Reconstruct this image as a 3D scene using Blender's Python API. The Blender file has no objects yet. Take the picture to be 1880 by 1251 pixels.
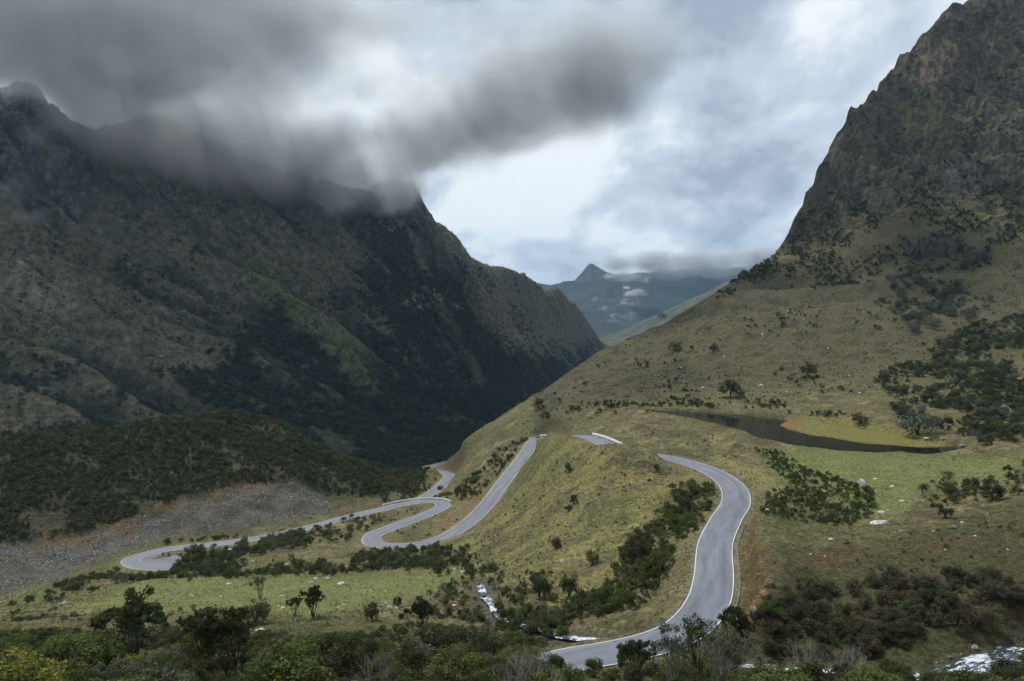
import bpy, bmesh, math, random
import numpy as np
from mathutils import Vector, Matrix

random.seed(7)
RNG = np.random.default_rng(11)
SC = bpy.context.scene
COL = SC.collection

# ------------------------------------------------------------------ camera, sky, sun, exposure
F = 1462.0            # focal length expressed in photo pixels (28 mm lens on a 36 mm sensor, 1880 px wide)
CX, HY = 940.0, 560.0 # photo column straight ahead, photo row of the level horizon
cam = bpy.data.cameras.new('camera'); cam.lens = 28.0; cam.sensor_width = 36.0
cam.shift_y = (HY - 625.5) / 1880.0
cam.clip_start = 0.5; cam.clip_end = 60000.0
cam_o = bpy.data.objects.new('camera', cam); COL.objects.link(cam_o)
cam_o.location = (0, 0, 0); cam_o.rotation_euler = (math.radians(90), 0, 0)
SC.camera = cam_o

SUN_EL = math.radians(56.0)
SUN_AZ = math.radians(-38.0)          # measured from straight ahead (+y) towards the right (+x)
SUN_DIR = Vector((math.sin(SUN_AZ) * math.cos(SUN_EL), math.cos(SUN_AZ) * math.cos(SUN_EL), math.sin(SUN_EL)))
sun = bpy.data.lights.new('sun', 'SUN'); sun.energy = 3.1; sun.angle = math.radians(5.0); sun.color = (1.0, 0.95, 0.87)
sun_o = bpy.data.objects.new('sun', sun); COL.objects.link(sun_o)
sun_o.rotation_euler = SUN_DIR.to_track_quat('Z', 'Y').to_euler()

SC.view_settings.view_transform = 'Standard'; SC.view_settings.look = 'None'
SC.view_settings.exposure = 0.35; SC.view_settings.gamma = 1.0
SC.view_settings.use_curve_mapping = False
SC.render.engine = 'CYCLES'
SC.cycles.max_bounces = 5; SC.cycles.diffuse_bounces = 2; SC.cycles.glossy_bounces = 2
SC.cycles.transmission_bounces = 2; SC.cycles.transparent_max_bounces = 6; SC.cycles.volume_bounces = 0
SC.cycles.volume_step_rate = 4.0; SC.cycles.volume_max_steps = 96
SC.cycles.use_denoising = True
SC.cycles.use_adaptive_sampling = True; SC.cycles.adaptive_threshold = 0.035

def nodes_of(tree):
    tree.nodes.clear()
    return tree.nodes, tree.links

class NB:
    """short hand for building node trees"""
    def __init__(s, tree):
        s.t = tree; s.n = tree.nodes; s.l = tree.links
    def node(s, typ, **kw):
        nd = s.n.new(typ)
        for k, v in kw.items(): setattr(nd, k, v)
        return nd
    def set(s, sock, v):
        if isinstance(v, bpy.types.NodeSocket): s.l.new(v, sock)
        else: sock.default_value = v
    def math(s, op, a, b=None, c=None, clamp=False):
        nd = s.n.new('ShaderNodeMath'); nd.operation = op; nd.use_clamp = clamp
        for i, v in enumerate((a, b, c)):
            if v is not None: s.set(nd.inputs[i], v)
        return nd.outputs[0]
    def vmath(s, op, a, b=None, out=0):
        nd = s.n.new('ShaderNodeVectorMath'); nd.operation = op
        s.set(nd.inputs[0], a)
        if b is not None:
            if op == 'SCALE': s.set(nd.inputs[3], b)
            else: s.set(nd.inputs[1], b)
        return nd.outputs[out]
    def noise(s, vec, scale, detail=4.0, rough=0.55, dist=0.0, out=0):
        nd = s.n.new('ShaderNodeTexNoise')
        if vec is not None: s.l.new(vec, nd.inputs['Vector'])
        nd.inputs['Scale'].default_value = scale; nd.inputs['Detail'].default_value = detail
        nd.inputs['Roughness'].default_value = rough; nd.inputs['Distortion'].default_value = dist
        return nd.outputs[out]
    def ramp(s, fac, a, b, lo=0.0, hi=1.0, smooth=True):
        nd = s.n.new('ShaderNodeMapRange'); nd.interpolation_type = 'SMOOTHSTEP' if smooth else 'LINEAR'
        s.set(nd.inputs[0], fac); s.set(nd.inputs[1], a); s.set(nd.inputs[2], b); s.set(nd.inputs[3], lo); s.set(nd.inputs[4], hi)
        return nd.outputs[0]
    def mix(s, fac, a, b, mode='MIX'):
        nd = s.n.new('ShaderNodeMix'); nd.data_type = 'RGBA'; nd.blend_type = mode
        s.set(nd.inputs[0], fac)
        s.set(nd.inputs[6], a if isinstance(a, bpy.types.NodeSocket) else (*a, 1.0))
        s.set(nd.inputs[7], b if isinstance(b, bpy.types.NodeSocket) else (*b, 1.0))
        return nd.outputs[2]

# ---- world: Nishita sky seen through a broken overcast of procedural cloud
W = bpy.data.worlds.new('World'); SC.world = W; W.use_nodes = True
nodes_of(W.node_tree); B = NB(W.node_tree)
sky = B.node('ShaderNodeTexSky'); sky.sky_type = 'NISHITA'; sky.sun_disc = False
sky.sun_elevation = SUN_EL; sky.sun_rotation = SUN_AZ; sky.altitude = 3500.0; sky.air_density = 1.0; sky.dust_density = 1.0
skyc = B.vmath('SCALE', sky.outputs[0], 0.10)
tc = B.node('ShaderNodeTexCoord')
sx = B.node('ShaderNodeSeparateXYZ'); B.l.new(tc.outputs['Generated'], sx.inputs[0])
zz = B.math('ADD', B.math('MAXIMUM', sx.outputs[2], -0.02), 0.34)
cmb = B.node('ShaderNodeCombineXYZ')
B.l.new(B.math('DIVIDE', sx.outputs[0], zz), cmb.inputs[0]); B.l.new(B.math('DIVIDE', sx.outputs[1], zz), cmb.inputs[1])
lay = cmb.outputs[0]
map2 = B.node('ShaderNodeMapping'); B.l.new(lay, map2.inputs[0]); map2.inputs['Location'].default_value = (3.1, 1.7, 0.4); map2.inputs['Scale'].default_value = (1.05, 0.66, 1.0)
big = B.noise(map2.outputs[0], 1.1, 3.0, 0.50, 0.0)
fine = B.noise(map2.outputs[0], 3.0, 9.0, 0.60, 0.12)
shape = B.math('ADD', B.math('MULTIPLY', big, 0.52), B.math('MULTIPLY', fine, 0.48))
cm = B.mix(B.ramp(shape, 0.40, 0.49), (0.36, 0.42, 0.52), (0.60, 0.68, 0.78))
cm = B.mix(B.ramp(shape, 0.475, 0.545), cm, (0.92, 0.97, 1.0))
cover = B.ramp(B.noise(map2.outputs[0], 0.55, 4.0, 0.55, 0.1), 0.22, 0.34)
wc = B.mix(B.math('MULTIPLY', cover, 0.97), skyc, cm)
bg = B.node('ShaderNodeBackground'); B.l.new(wc, bg.inputs[0]); bg.inputs[1].default_value = 0.82
wo = B.node('ShaderNodeOutputWorld'); B.l.new(bg.outputs[0], wo.inputs[0])

# ------------------------------------------------------------------ small numpy toolbox
_perm = np.random.default_rng(5).permutation(2048).astype(np.int32)
_ga = np.random.default_rng(6).random(2048) * 2 * math.pi
_gx = np.cos(_ga).astype(np.float32); _gy = np.sin(_ga).astype(np.float32)
def gnoise(x, y, seed=0):
    """gradient noise, roughly -1..1"""
    x = np.asarray(x); y = np.asarray(y)
    ix = np.floor(x); iy = np.floor(y); fx = (x - ix).astype(np.float32); fy = (y - iy).astype(np.float32)
    ix = ix.astype(np.int32); iy = iy.astype(np.int32) + np.int32(seed * 37)
    ux = fx * fx * (3 - 2 * fx); uy = fy * fy * (3 - 2 * fy)
    p0 = _perm[(ix + seed * 101) & 2047]; p1 = _perm[(ix + 1 + seed * 101) & 2047]
    def g(p, dx, dy):
        h = _perm[(p + iy + dy) & 2047]
        return _gx[h] * (fx - dx) + _gy[h] * (fy - dy)
    r00 = g(p0, 0, 0); r01 = g(p0, 0, 1); r10 = g(p1, 1, 0); r11 = g(p1, 1, 1)
    a = r00 + (r01 - r00) * uy; b = r10 + (r11 - r10) * uy
    return 1.5 * (a + (b - a) * ux)
def fbm(x, y, seed=0, octv=4, gain=0.5, lac=2.03):
    a = 1.0; s = 0.0; f = 1.0
    for k in range(octv):
        s = s + a * gnoise(x * f, y * f, seed + 17 * k); a *= gain; f *= lac
    return s
def ridged(x, y, seed=0, octv=4, gain=0.5, lac=2.1):
    a = 1.0; s = 0.0; f = 1.0
    for k in range(octv):
        s = s + a * (1 - 2 * np.abs(gnoise(x * f, y * f, seed + 13 * k))); a *= gain; f *= lac
    return s
def sstep(a, b, x):
    t = np.clip((x - a) / (b - a), 0, 1); return t * t * (3 - 2 * t)
def in_poly(px, py, poly):
    inside = np.zeros(np.shape(px), bool); n = len(poly)
    for i in range(n):
        x0, y0 = poly[i]; x1, y1 = poly[(i + 1) % n]
        if y0 == y1: continue
        c = ((y0 > py) != (y1 > py)) & (px < (x1 - x0) * (py - y0) / (y1 - y0) + x0)
        inside ^= c
    return inside
def poly_soft(px, py, poly, soft):
    """1 inside, fading to 0 over 'soft' either side of the edge"""
    px = np.asarray(px); py = np.broadcast_to(py, px.shape)
    out = np.zeros(px.shape, np.float32)
    xs = [p[0] for p in poly]; ys = [p[1] for p in poly]
    k = (px > min(xs) - soft) & (px < max(xs) + soft) & (py > min(ys) - soft) & (py < max(ys) + soft)
    if not k.any(): return out
    qx = px[k].astype(np.float32); qy = py[k].astype(np.float32)
    ins = in_poly(qx, qy, poly); d = np.full(qx.shape, 1e9, np.float32); n = len(poly)
    for i in range(n):
        x0, y0 = poly[i]; x1, y1 = poly[(i + 1) % n]
        vx, vy = x1 - x0, y1 - y0; L = vx * vx + vy * vy + 1e-9
        t = np.clip(((qx - x0) * vx + (qy - y0) * vy) / L, 0, 1)
        d = np.minimum(d, (qx - x0 - t * vx) ** 2 + (qy - y0 - t * vy) ** 2)
    sd = np.sqrt(d) * np.where(ins, -1, 1)
    out[k] = 1 - sstep(-soft, soft, sd)
    return out
def P(px, y, d):
    """photo column, photo row, distance ahead -> place in the valley"""
    return ((px - CX) / F * d, d, -(y - HY) / F * d)
def catmull(pts, step):
    pts = np.array(pts, float); n = len(pts); out = []
    for i in range(n - 1):
        p0 = pts[max(i - 1, 0)]; p1 = pts[i]; p2 = pts[i + 1]; p3 = pts[min(i + 2, n - 1)]
        m = max(2, int(np.linalg.norm(p2 - p1) / step))
        for k in range(m):
            t = k / m
            out.append(0.5 * ((2 * p1) + (-p0 + p2) * t + (2 * p0 - 5 * p1 + 4 * p2 - p3) * t * t + (-p0 + 3 * p1 - 3 * p2 + p3) * t ** 3))
    out.append(pts[-1]); out = np.array(out)
    # even spacing
    s = np.concatenate([[0], np.cumsum(np.linalg.norm(np.diff(out, axis=0), axis=1))])
    q = np.linspace(0, s[-1], max(2, int(s[-1] / step)))
    return np.stack([np.interp(q, s, out[:, k]) for k in range(out.shape[1])], 1)
# ------------------------------------------------------------------ the lie of the land
# feature lines: photo column, photo row, metres ahead
ROAD_PTS = [(880,1262,84),(960,1240,90),(1045,1218,95.5),(1130,1200,98.5),(1205,1180,101.5),(1262,1150,106),(1298,1110,114),(1310,1060,125),
            (1313,1000,145),(1332,955,161),(1351,922,175),(1344,893,190),(1312,868,205),(1265,850,219),(1228,841,229),(1190,837,235),(1152,830,240),(1122,819,248),(1097,808,259),(1073,800,273),(1052,800,291),
            (1034,806,313),(1018,808,341),(1005,803,367),(992,801,383),(979,812,379),(960,840,361),(925,885,331),(895,925,306),(860,960,286),(820,985,272),
            (780,998,265),(740,1003,263),(702,1002,265),(682,994,270),(686,983,280),(712,971,289),(755,955,304),(795,940,322),(813,929,335),(806,922,344),
            (780,921,348),(740,926,346),(700,935,340),(640,950,332),(580,966,322),(520,980,312),(440,994,303),(360,1003,298),(310,1009,295),
            (265,1018,289),(240,1028,284),(248,1038,279),(285,1041,278),(330,1040,281),(400,1037,288)]
LOW_ROAD_PTS = [(700,940,362),(745,930,372),(778,914,386),(801,899,400),(818,884,418),(825,873,436),(812,867,449),(790,862,461),(790,857,476),(806,852,494),(822,849,520)]
RIVER_PTS = [(1980,1160,100),(1880,1185,94),(1800,1198,91),(1735,1215,88),(1600,1225,90),(1420,1222,98),(1250,1205,104),(1120,1172,113),(1050,1168,116),(980,1150,123),
             (920,1130,132),(900,1105,143),(886,1085,155),(881,1066,172)]
LAKE_Z = -44.0
def on_z(px, y, z): return P(px, y, -z * F / (y - HY))
LAKE_PX = [(1175,754),(1220,755),(1280,757),(1360,763),(1440,772),(1540,781),(1620,795),(1700,812),(1760,822),(1775,832),(1700,836),(1650,829),(1610,832),(1540,826),(1470,818),
           (1400,809),(1375,797),(1330,785),(1270,775),(1215,766),(1180,758)]
MARSH_PX = [(1426,781),(1440,773),(1470,771),(1520,775),(1560,781),(1600,788),(1640,797),(1690,806),(1740,815),(1745,822),(1690,823),(1640,819),(1580,815),(1530,806),(1480,799),(1445,790)]
LAKE_XY = [on_z(px, y, LAKE_Z)[:2] for px, y in LAKE_PX]
MARSH_XY = [on_z(px, y, LAKE_Z)[:2] for px, y in MARSH_PX]

LINES = [
 # the slope under the camera
 [(-600,1500,3),(2500,1500,3)],[(-600,1560,10),(0,1510,10),(940,1510,10),(1900,1510,10),(2500,1500,10)],
 [(-600,1440,22),(0,1430,22),(940,1430,22),(1900,1420,22),(2500,1400,22)],
 [(-600,1330,42),(0,1325,42),(600,1330,42),(1200,1350,42),(1900,1330,42),(2500,1300,42)],
 [(-400,1262,60),(0,1268,60),(600,1285,60),(1200,1310,60),(1600,1300,60),(1900,1272,60),(2400,1230,60)],
 [(-300,1195,83),(0,1200,83),(350,1205,83),(700,1222,83),(950,1238,84)],
 [(1300,1255,84),(1500,1248,80),(1680,1250,77),(1800,1246,76),(1900,1228,78),(2300,1150,82)],
 # lower left meadow
 [(-200,1150,110),(0,1160,104),(300,1165,102),(600,1165,104),(800,1175,107),(950,1180,110)],
 [(-200,1140,140),(0,1135,136),(300,1125,132),(580,1132,122),(760,1120,130),(850,1120,132)],
 [(-100,1135,165),(60,1118,165),(200,1100,165),(400,1092,162),(600,1092,160),(780,1090,158)],
 [(-200,1140,190),(0,1122,198),(120,1098,202),(280,1068,206),(450,1062,204),(600,1056,202),(760,1046,198)],
 [(-200,1150,220),(0,1112,228),(80,1085,230),(180,1062,240),(300,1072,236),(450,1058,236),(600,1044,238),(700,1030,240)],
 [(230,1062,262),(300,1062,262),(360,1048,266),(420,1032,270),(500,1010,276),(600,992,284),(650,985,285)],
 [(330,1022,290),(420,1012,293),(520,996,300)],
 # scree and moraine
 [(-300,1120,250),(-100,1102,255),(0,1092,262),(100,1068,272),(180,1040,286)],
 [(300,990,320),(400,980,330),(500,962,345),(600,945,362),(680,925,375)],
 [(-300,1010,280),(-100,1000,295),(0,996,302),(130,984,318),(240,953,337),(330,916,356),(450,890,374),(545,878,387)],[(600,915,388),(650,905,395)],
 [(-400,880,320),(-200,862,335),(0,838,352),(100,825,368),(200,808,388),(330,784,412),(430,768,432),(500,780,446),(560,808,456),(620,838,462),(680,862,468),(720,872,480)],
 [(0,910,330),(200,880,362),(330,850,384),(450,830,404),(560,850,420),(640,870,430)],
 [(-400,930,420),(-200,910,450),(0,895,480),(200,885,520),(430,880,560),(600,884,590),(720,874,590),(760,868,610)],
 # knoll face between the near road and the long straight
 [(1045,830,252),(1020,860,247),(985,900,243),(950,940,238),(900,985,230),(850,1022,221),(780,1028,228)],[(975,850,310),(955,890,285),(930,930,262),(890,970,245)],
 [(1150,850,214),(1100,872,218),(1050,915,212),(1000,960,205),(940,1010,200),(890,1045,186)],
 [(1220,868,209),(1170,905,195),(1110,958,184),(1050,1010,176),(980,1050,166),(930,1078,158)],
 [(1285,895,194),(1250,930,181),(1200,985,164),(1140,1030,154),(1080,1075,145),(1000,1105,138),(960,1120,134)],
 [(1262,1000,150),(1240,1050,137),(1200,1100,124),(1130,1130,120),(1060,1150,117)],
 # far side of the straight: gully, bank
 [(985,775,405),(950,795,398),(915,830,385),(880,880,360),(850,918,342)],
 [(860,870,385),(835,905,375)],
 [(745,905,400),(720,915,392),(700,925,385)],[(760,885,430),(735,890,440),(715,880,480)],
 # low rise between road and lake
 [(1000,764,396),(1040,758,380),(1085,757,350),(1130,759,326),(1180,768,303),(1240,779,288),(1300,791,273),(1360,807,255)],[(1218,840,220),(1190,827,221),(1160,818,226),(1130,813,234),(1105,814,242)],[(1075,808,254),(1055,795,264),(1030,793,276),(1010,794,291),(998,800,312)],[(1140,752,336),(1170,750,336)],
 [(1040,780,358),(1085,783,330),(1130,793,298),(1180,808,268),(1230,824,250),(1280,832,236)],
 # meadow level with the lake
 [(1420,822,246),(1500,832,236),(1600,842,226),(1700,846,222),(1800,848,219),(1860,850,215)],
 [(1400,860,212),(1500,870,205),(1600,876,200),(1700,880,197),(1800,872,196)],
 [(1420,905,184),(1500,920,176),(1600,928,171),(1680,924,171),(1760,905,174)],
 [(1405,950,162),(1480,962,154),(1560,968,150),(1650,962,150),(1750,940,152),(1850,905,158),(1950,880,160)],
 [(1400,1000,143),(1440,1010,138),(1550,1012,132),(1680,1008,128),(1800,990,128),(1900,965,132),(2100,900,140)],
 [(1410,1050,127),(1440,1060,123),(1550,1068,117),(1680,1070,112),(1800,1062,110),(1900,1045,112),(2100,980,118)],
 [(1400,1100,115),(1430,1105,112),(1550,1120,107),(1680,1130,103),(1800,1130,101),(1900,1120,100),(2100,1060,105)],
 [(1370,1150,107),(1450,1165,104),(1600,1180,98)],
 [(1880,860,205),(1960,840,205),(2100,800,210)],
 # the grassy hill over the lake
 [(1000,742,425),(1080,742,402),(1150,744,350),(1250,747,336),(1350,753,322),(1450,762,308),(1560,772,290),(1660,785,272),(1760,802,250),(1850,815,232)],
 [(960,760,425),(900,805,415),(860,840,410),(840,868,402)],
 [(1050,705,470),(1150,700,440),(1250,700,415),(1350,702,395),(1500,702,372),(1650,715,340),(1760,735,312),(1880,760,280),(2100,760,270)],
 [(1120,660,500),(1200,645,490),(1300,635,468),(1400,628,455),(1500,622,446),(1650,622,430),(1760,630,412),(1880,645,385),(2100,640,360)],
 [(1230,608,525),(1300,590,512),(1400,578,500),(1500,572,494),(1650,572,480),(1800,580,465),(1900,585,450),(2100,580,430)],
 # its skyline, running down to the left into the gorge
 [(1300,558,548),(1350,550,548),(1450,535,545),(1550,526,540),(1650,517,534),(1720,517,525),(1800,528,512),(1880,535,500),(2100,530,480)],
 [(1350,574,532),(1450,561,529),(1550,552,524),(1650,544,517),(1750,547,507)],
 [(1300,560,548),(1240,590,544),(1200,604,538),(1150,624,530),(1110,640,522),(1060,674,506),(1000,716,482),(950,746,466),(900,777,452),(860,803,444),(830,825,440),(812,842,440)],
 [(808,850,452),(802,862,470)],
 [(1300,600,680),(1200,650,650),(1110,690,620),(1000,780,600),(900,850,580),(830,885,560)],
 [(1250,640,1000),(1110,700,900),(1000,780,850)],
 # shelf behind the shoulder, then the rocky mountain
 [(1420,528,585),(1500,521,580),(1600,512,572),(1650,508,566)],
 [(1320,540,575),(1350,516,600),(1400,482,625),(1432,460,640),(1462,432,656),(1480,398,668),(1490,360,678),(1502,318,690),(1535,250,700),(1580,187,706),(1620,150,712),(1650,126,716),(1690,78,724),(1740,34,732),(1790,-2,742),(1880,-70,765),(2000,-160,800),(2250,-330,850),(2500,-420,900)],
 [(1400,505,600),(1450,480,606),(1500,450,622),(1520,400,644),(1540,340,662),(1570,270,680),(1610,205,694)],
 [(1550,490,588),(1560,440,610),(1580,380,636),(1620,300,662),(1670,220,684),(1740,130,706),(1800,60,724)],
 [(1700,480,565),(1700,430,585),(1700,380,606),(1710,310,636),(1740,240,660),(1790,160,690),(1860,60,722)],
 [(1800,490,545),(1800,440,564),(1810,370,590),(1830,290,622),(1870,200,656),(1940,90,700)],
 [(1950,490,515),(1950,400,545),(1960,300,585),(2000,180,640),(2100,0,720)],
 [(2250,480,470),(2250,300,540),(2300,100,640),(2400,-100,720)],
 [(1380,620,760),(1450,580,800),(1500,500,830),(1580,400,860),(1650,330,880),(1790,220,920),(1950,100,960),(2250,-50,1000)],
 [(1400,640,1200),(1600,600,1300),(1900,500,1400),(2300,400,1500)],
 # the great left wall: foot, slopes, crest
 [(-600,740,520),(-300,760,560),(0,775,610),(200,792,640),(400,806,680),(600,848,705),(700,862,700),(760,858,770),(810,835,880),(860,800,1020),(950,735,1350),(1050,670,1950),(1112,634,2600)],
 [(-500,560,640),(-200,590,700),(0,620,740),(200,662,780),(400,704,830),(600,752,850),(760,772,950),(900,730,1250),(1000,680,1650),(1080,640,2200)],
 [(-400,400,760),(-100,440,850),(0,455,890),(200,520,920),(400,580,985),(600,632,1030),(760,655,1150),(900,640,1450),(1000,620,1850),(1060,605,2250)],
 [(-300,250,860),(0,310,980),(200,390,1050),(400,420,1110),(600,490,1190),(760,520,1330),(860,550,1500),(940,560,1750),(1020,575,2150)],
 [(-600,-200,800),(-300,20,950),(-100,140,1030),(0,190,1070),(45,172,1085),(100,215,1100),(150,245,1115),(205,288,1130),(240,262,1180),(300,252,1200),(400,285,1230),(480,330,1270),(540,352,1310),(600,368,1350),(700,372,1430),(745,362,1490),(764,366,1505),(774,398,1520),(795,428,1550),(822,438,1590),(840,456,1620),(862,476,1650),(920,500,1780),(960,508,1900),(1000,515,2050),(1030,535,2180),(1060,566,2300),(1085,600,2430),(1108,628,2560)],
 [(850,492,1720),(880,505,1790),(900,514,1850),(920,520,1900),(940,523,1955),(960,527,2010),(985,532,2100),(1000,540,2180),(1015,548,2240),(1030,560,2300)],
 [(-600,-50,1000),(0,320,1300),(200,400,1350),(400,400,1450),(600,470,1600),(740,480,1750),(800,520,1850),(900,570,2050),(1000,590,2400),(1080,640,2750)],
 [(-600,200,1600),(0,420,1900),(400,500,2100),(800,570,2600),(1000,610,3000)],
 # beyond the gap
 [(1090,640,3100),(1112,632,3300),(1140,640,3300)],
 [(1112,624,4000),(1150,606,3950),(1200,584,3900),(1250,562,3850),(1300,538,3800),(1345,512,3750),(1450,470,3700),(1700,400,3600)],
 [(1100,625,3700),(1150,625,3500),(1250,600,3400),(1345,570,3300),(1500,540,3200)],
 [(1120,630,4600),(1250,590,4500),(1400,540,4400)],
 [(950,610,4500),(1050,612,4800),(1115,612,5000),(1250,600,5200),(1400,560,5200)],
 [(960,560,5800),(1040,560,5900),(1100,556,6000),(1200,560,6000),(1300,560,6100)],
 [(900,545,6800),(960,530,6800),(1010,536,6900),(1032,528,7000),(1058,518,7000),(1072,506,7000),(1086,500,7000),(1102,509,7050),(1130,515,7100),(1200,508,7200),(1260,505,7200),(1340,503,7200),(1500,480,7300)],
 [(800,570,9000),(1050,570,9000),(1300,570,9000),(1700,560,9000)],
 [(-600,500,9000),(0,520,9000)],[(-600,540,14000),(600,560,14000),(1300,565,14000),(2500,540,14000)],[(2000,400,4000),(2500,300,3500)],
]
def resample_line(L, step=34.0):
    out = []
    for a, b in zip(L[:-1], L[1:]):
        n = max(1, int(math.hypot(b[0] - a[0], (math.log(b[2]) - math.log(a[2])) * F) / (step * (3 if max(a[0], b[0]) < -20 or min(a[0], b[0]) > 1900 or a[2] < 50 else 1))))
        for k in range(n):
            t = k / n
            out.append((a[0] + (b[0] - a[0]) * t, a[1] + (b[1] - a[1]) * t, math.exp(math.log(a[2]) * (1 - t) + math.log(b[2]) * t)))
    out.append(L[-1]); return out
ROAD = catmull([P(*p) for p in ROAD_PTS], 1.6)
LOW_ROAD = catmull([P(*p) for p in LOW_ROAD_PTS], 1.6)
RIVER = catmull([P(*p) for p in RIVER_PTS], 1.6)
def smooth_z(A, n):
    z = A[:, 2].copy(); k = np.ones(2 * n + 1) / (2 * n + 1)
    A[:, 2] = np.convolve(np.pad(z, n, mode='edge'), k, mode='valid'); return A
ROAD = smooth_z(ROAD, 8); LOW_ROAD = smooth_z(LOW_ROAD, 8)
_r = RIVER[:, 2]; RIVER[:, 2] = np.minimum.accumulate(_r)     # a stream only runs down

ctl = []
for L in LINES: ctl += resample_line(L)
ctl = [(( p[0] - CX) / F, math.log(p[2]), (p[1] - HY) / F) for p in ctl]
for A, st in ((ROAD, 6), (LOW_ROAD, 6), (RIVER, 8)):
    for q in A[::st]: ctl.append((q[0] / q[1], math.log(q[1]), -q[2] / q[1]))
ctl = np.array(ctl)
_, keep = np.unique(np.round(ctl[:, :2] * 180).astype(int), axis=0, return_index=True)
ctl = ctl[np.sort(keep)]
def solve_rbf(c):
    n = len(c); D = np.hypot(c[:, 0][:, None] - c[:, 0], c[:, 1][:, None] - c[:, 1])
    K = np.sqrt(D * D + 0.012 ** 2)
    A = np.zeros((n + 3, n + 3)); A[:n, :n] = -K + np.eye(n) * 0.0008
    A[:n, n] = A[n, :n] = 1; A[:n, n + 1] = A[n + 1, :n] = c[:, 0]; A[:n, n + 2] = A[n + 2, :n] = c[:, 1]
    return np.linalg.solve(A, np.concatenate([c[:, 2], [0, 0, 0]]))
wts = solve_rbf(ctl)
GU = np.linspace((-700 - CX) / F, (2600 - CX) / F, 420); GV = np.linspace(math.log(2.5), math.log(16000), 900)
Q = np.zeros((len(GV), len(GU)))
cu, cv = ctl[:, 0].astype(np.float32), ctl[:, 1].astype(np.float32)
for i, v in enumerate(GV):
    dd = np.sqrt((GU[:, None].astype(np.float32) - cu) ** 2 + (np.float32(v) - cv) ** 2 + np.float32(0.012 ** 2))
    Q[i] = -(dd @ wts[:-3].astype(np.float32)) + wts[-3] + wts[-2] * GU + wts[-1] * v
def base_z(x, y):
    u = x / y; v = np.log(y)
    fi = np.clip((v - GV[0]) / (GV[1] - GV[0]), 0, len(GV) - 1.001); fj = np.clip((u - GU[0]) / (GU[1] - GU[0]), 0, len(GU) - 1.001)
    i = fi.astype(int); j = fj.astype(int); a = fi - i; b = fj - j
    q = (Q[i, j] * (1 - b) + Q[i, j + 1] * b) * (1 - a) + (Q[i + 1, j] * (1 - b) + Q[i + 1, j + 1] * b) * a
    return -q * y

def near_path(x, y, A, R):
    """distance to a centre line, height of the line there and signed side; only within R"""
    d = np.full(x.shape, 1e6); z = np.zeros(x.shape)
    idx = np.where((x > A[:, 0].min() - R) & (x < A[:, 0].max() + R) & (y > A[:, 1].min() - R) & (y < A[:, 1].max() + R))[0]
    if len(idx) == 0: return d, z
    C = 10
    for s in range(0, len(A) - 1, C):
        seg = A[s:s + C + 1]
        if len(seg) < 2: continue
        xs, ys = x[idx], y[idx]
        k = np.where((xs > seg[:, 0].min() - R) & (xs < seg[:, 0].max() + R) & (ys > seg[:, 1].min() - R) & (ys < seg[:, 1].max() + R))[0]
        if len(k) == 0: continue
        ii = idx[k]
        for p, q in zip(seg[:-1], seg[1:]):
            vx, vy = q[0] - p[0], q[1] - p[1]; L = vx * vx + vy * vy + 1e-9
            t = np.clip(((x[ii] - p[0]) * vx + (y[ii] - p[1]) * vy) / L, 0, 1)
            dd = np.hypot(x[ii] - p[0] - t * vx, y[ii] - p[1] - t * vy)
            m = dd < d[ii]
            jj = ii[m]; d[jj] = dd[m]; z[jj] = (p[2] + (q[2] - p[2]) * t)[m]
    return d, z

def road_index(px, row):
    q = np.stack([CX + F * ROAD[:, 0] / ROAD[:, 1], HY - F * ROAD[:, 2] / ROAD[:, 1]], 1); return int(np.argmin(np.hypot(q[:, 0] - px, q[:, 1] - row)))
APRON = []      # asphalt filling the inside of the tight hairpins
for mid, n_ in (((236, 1030), 13), ((680, 992), 7), ((814, 929), 7)):
    k_ = road_index(*mid); APRON.append((max(0, k_ - n_), min(len(ROAD) - 1, k_ + n_)))
WALL_A = np.array([-400.0, 600.0]); WALL_B = np.array([310.0, 2600.0])
wdir = (WALL_B - WALL_A) / np.linalg.norm(WALL_B - WALL_A); wnor = np.array([-wdir[1], wdir[0]])
def wall_st(x, y): return (x - WALL_A[0]) * wdir[0] + (y - WALL_A[1]) * wdir[1], (x - WALL_A[0]) * wnor[0] + (y - WALL_A[1]) * wnor[1]
def masks(x, y):
    px = CX + F * x / y
    split = np.interp(px, [-700, 0, 430, 600, 720, 800, 900, 1112], [430, 490, 570, 600, 620, 600, 640, 700])
    left = sstep(0, 1, (y - split) / (0.18 * split)) * (px < 1118) * (1 - sstep(3000, 3400, y))
    front = np.interp(px, [1250, 1320, 1400, 1500, 1600, 1700, 1800, 1900, 2100], [560, 572, 590, 592, 588, 570, 545, 520, 490])
    right = sstep(0, 1, (y - front) / 60.0) * sstep(1240, 1330, px) * (1 - sstep(1500, 2000, y))
    far = sstep(3000, 3600, y)
    return px, left, right, far
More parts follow.
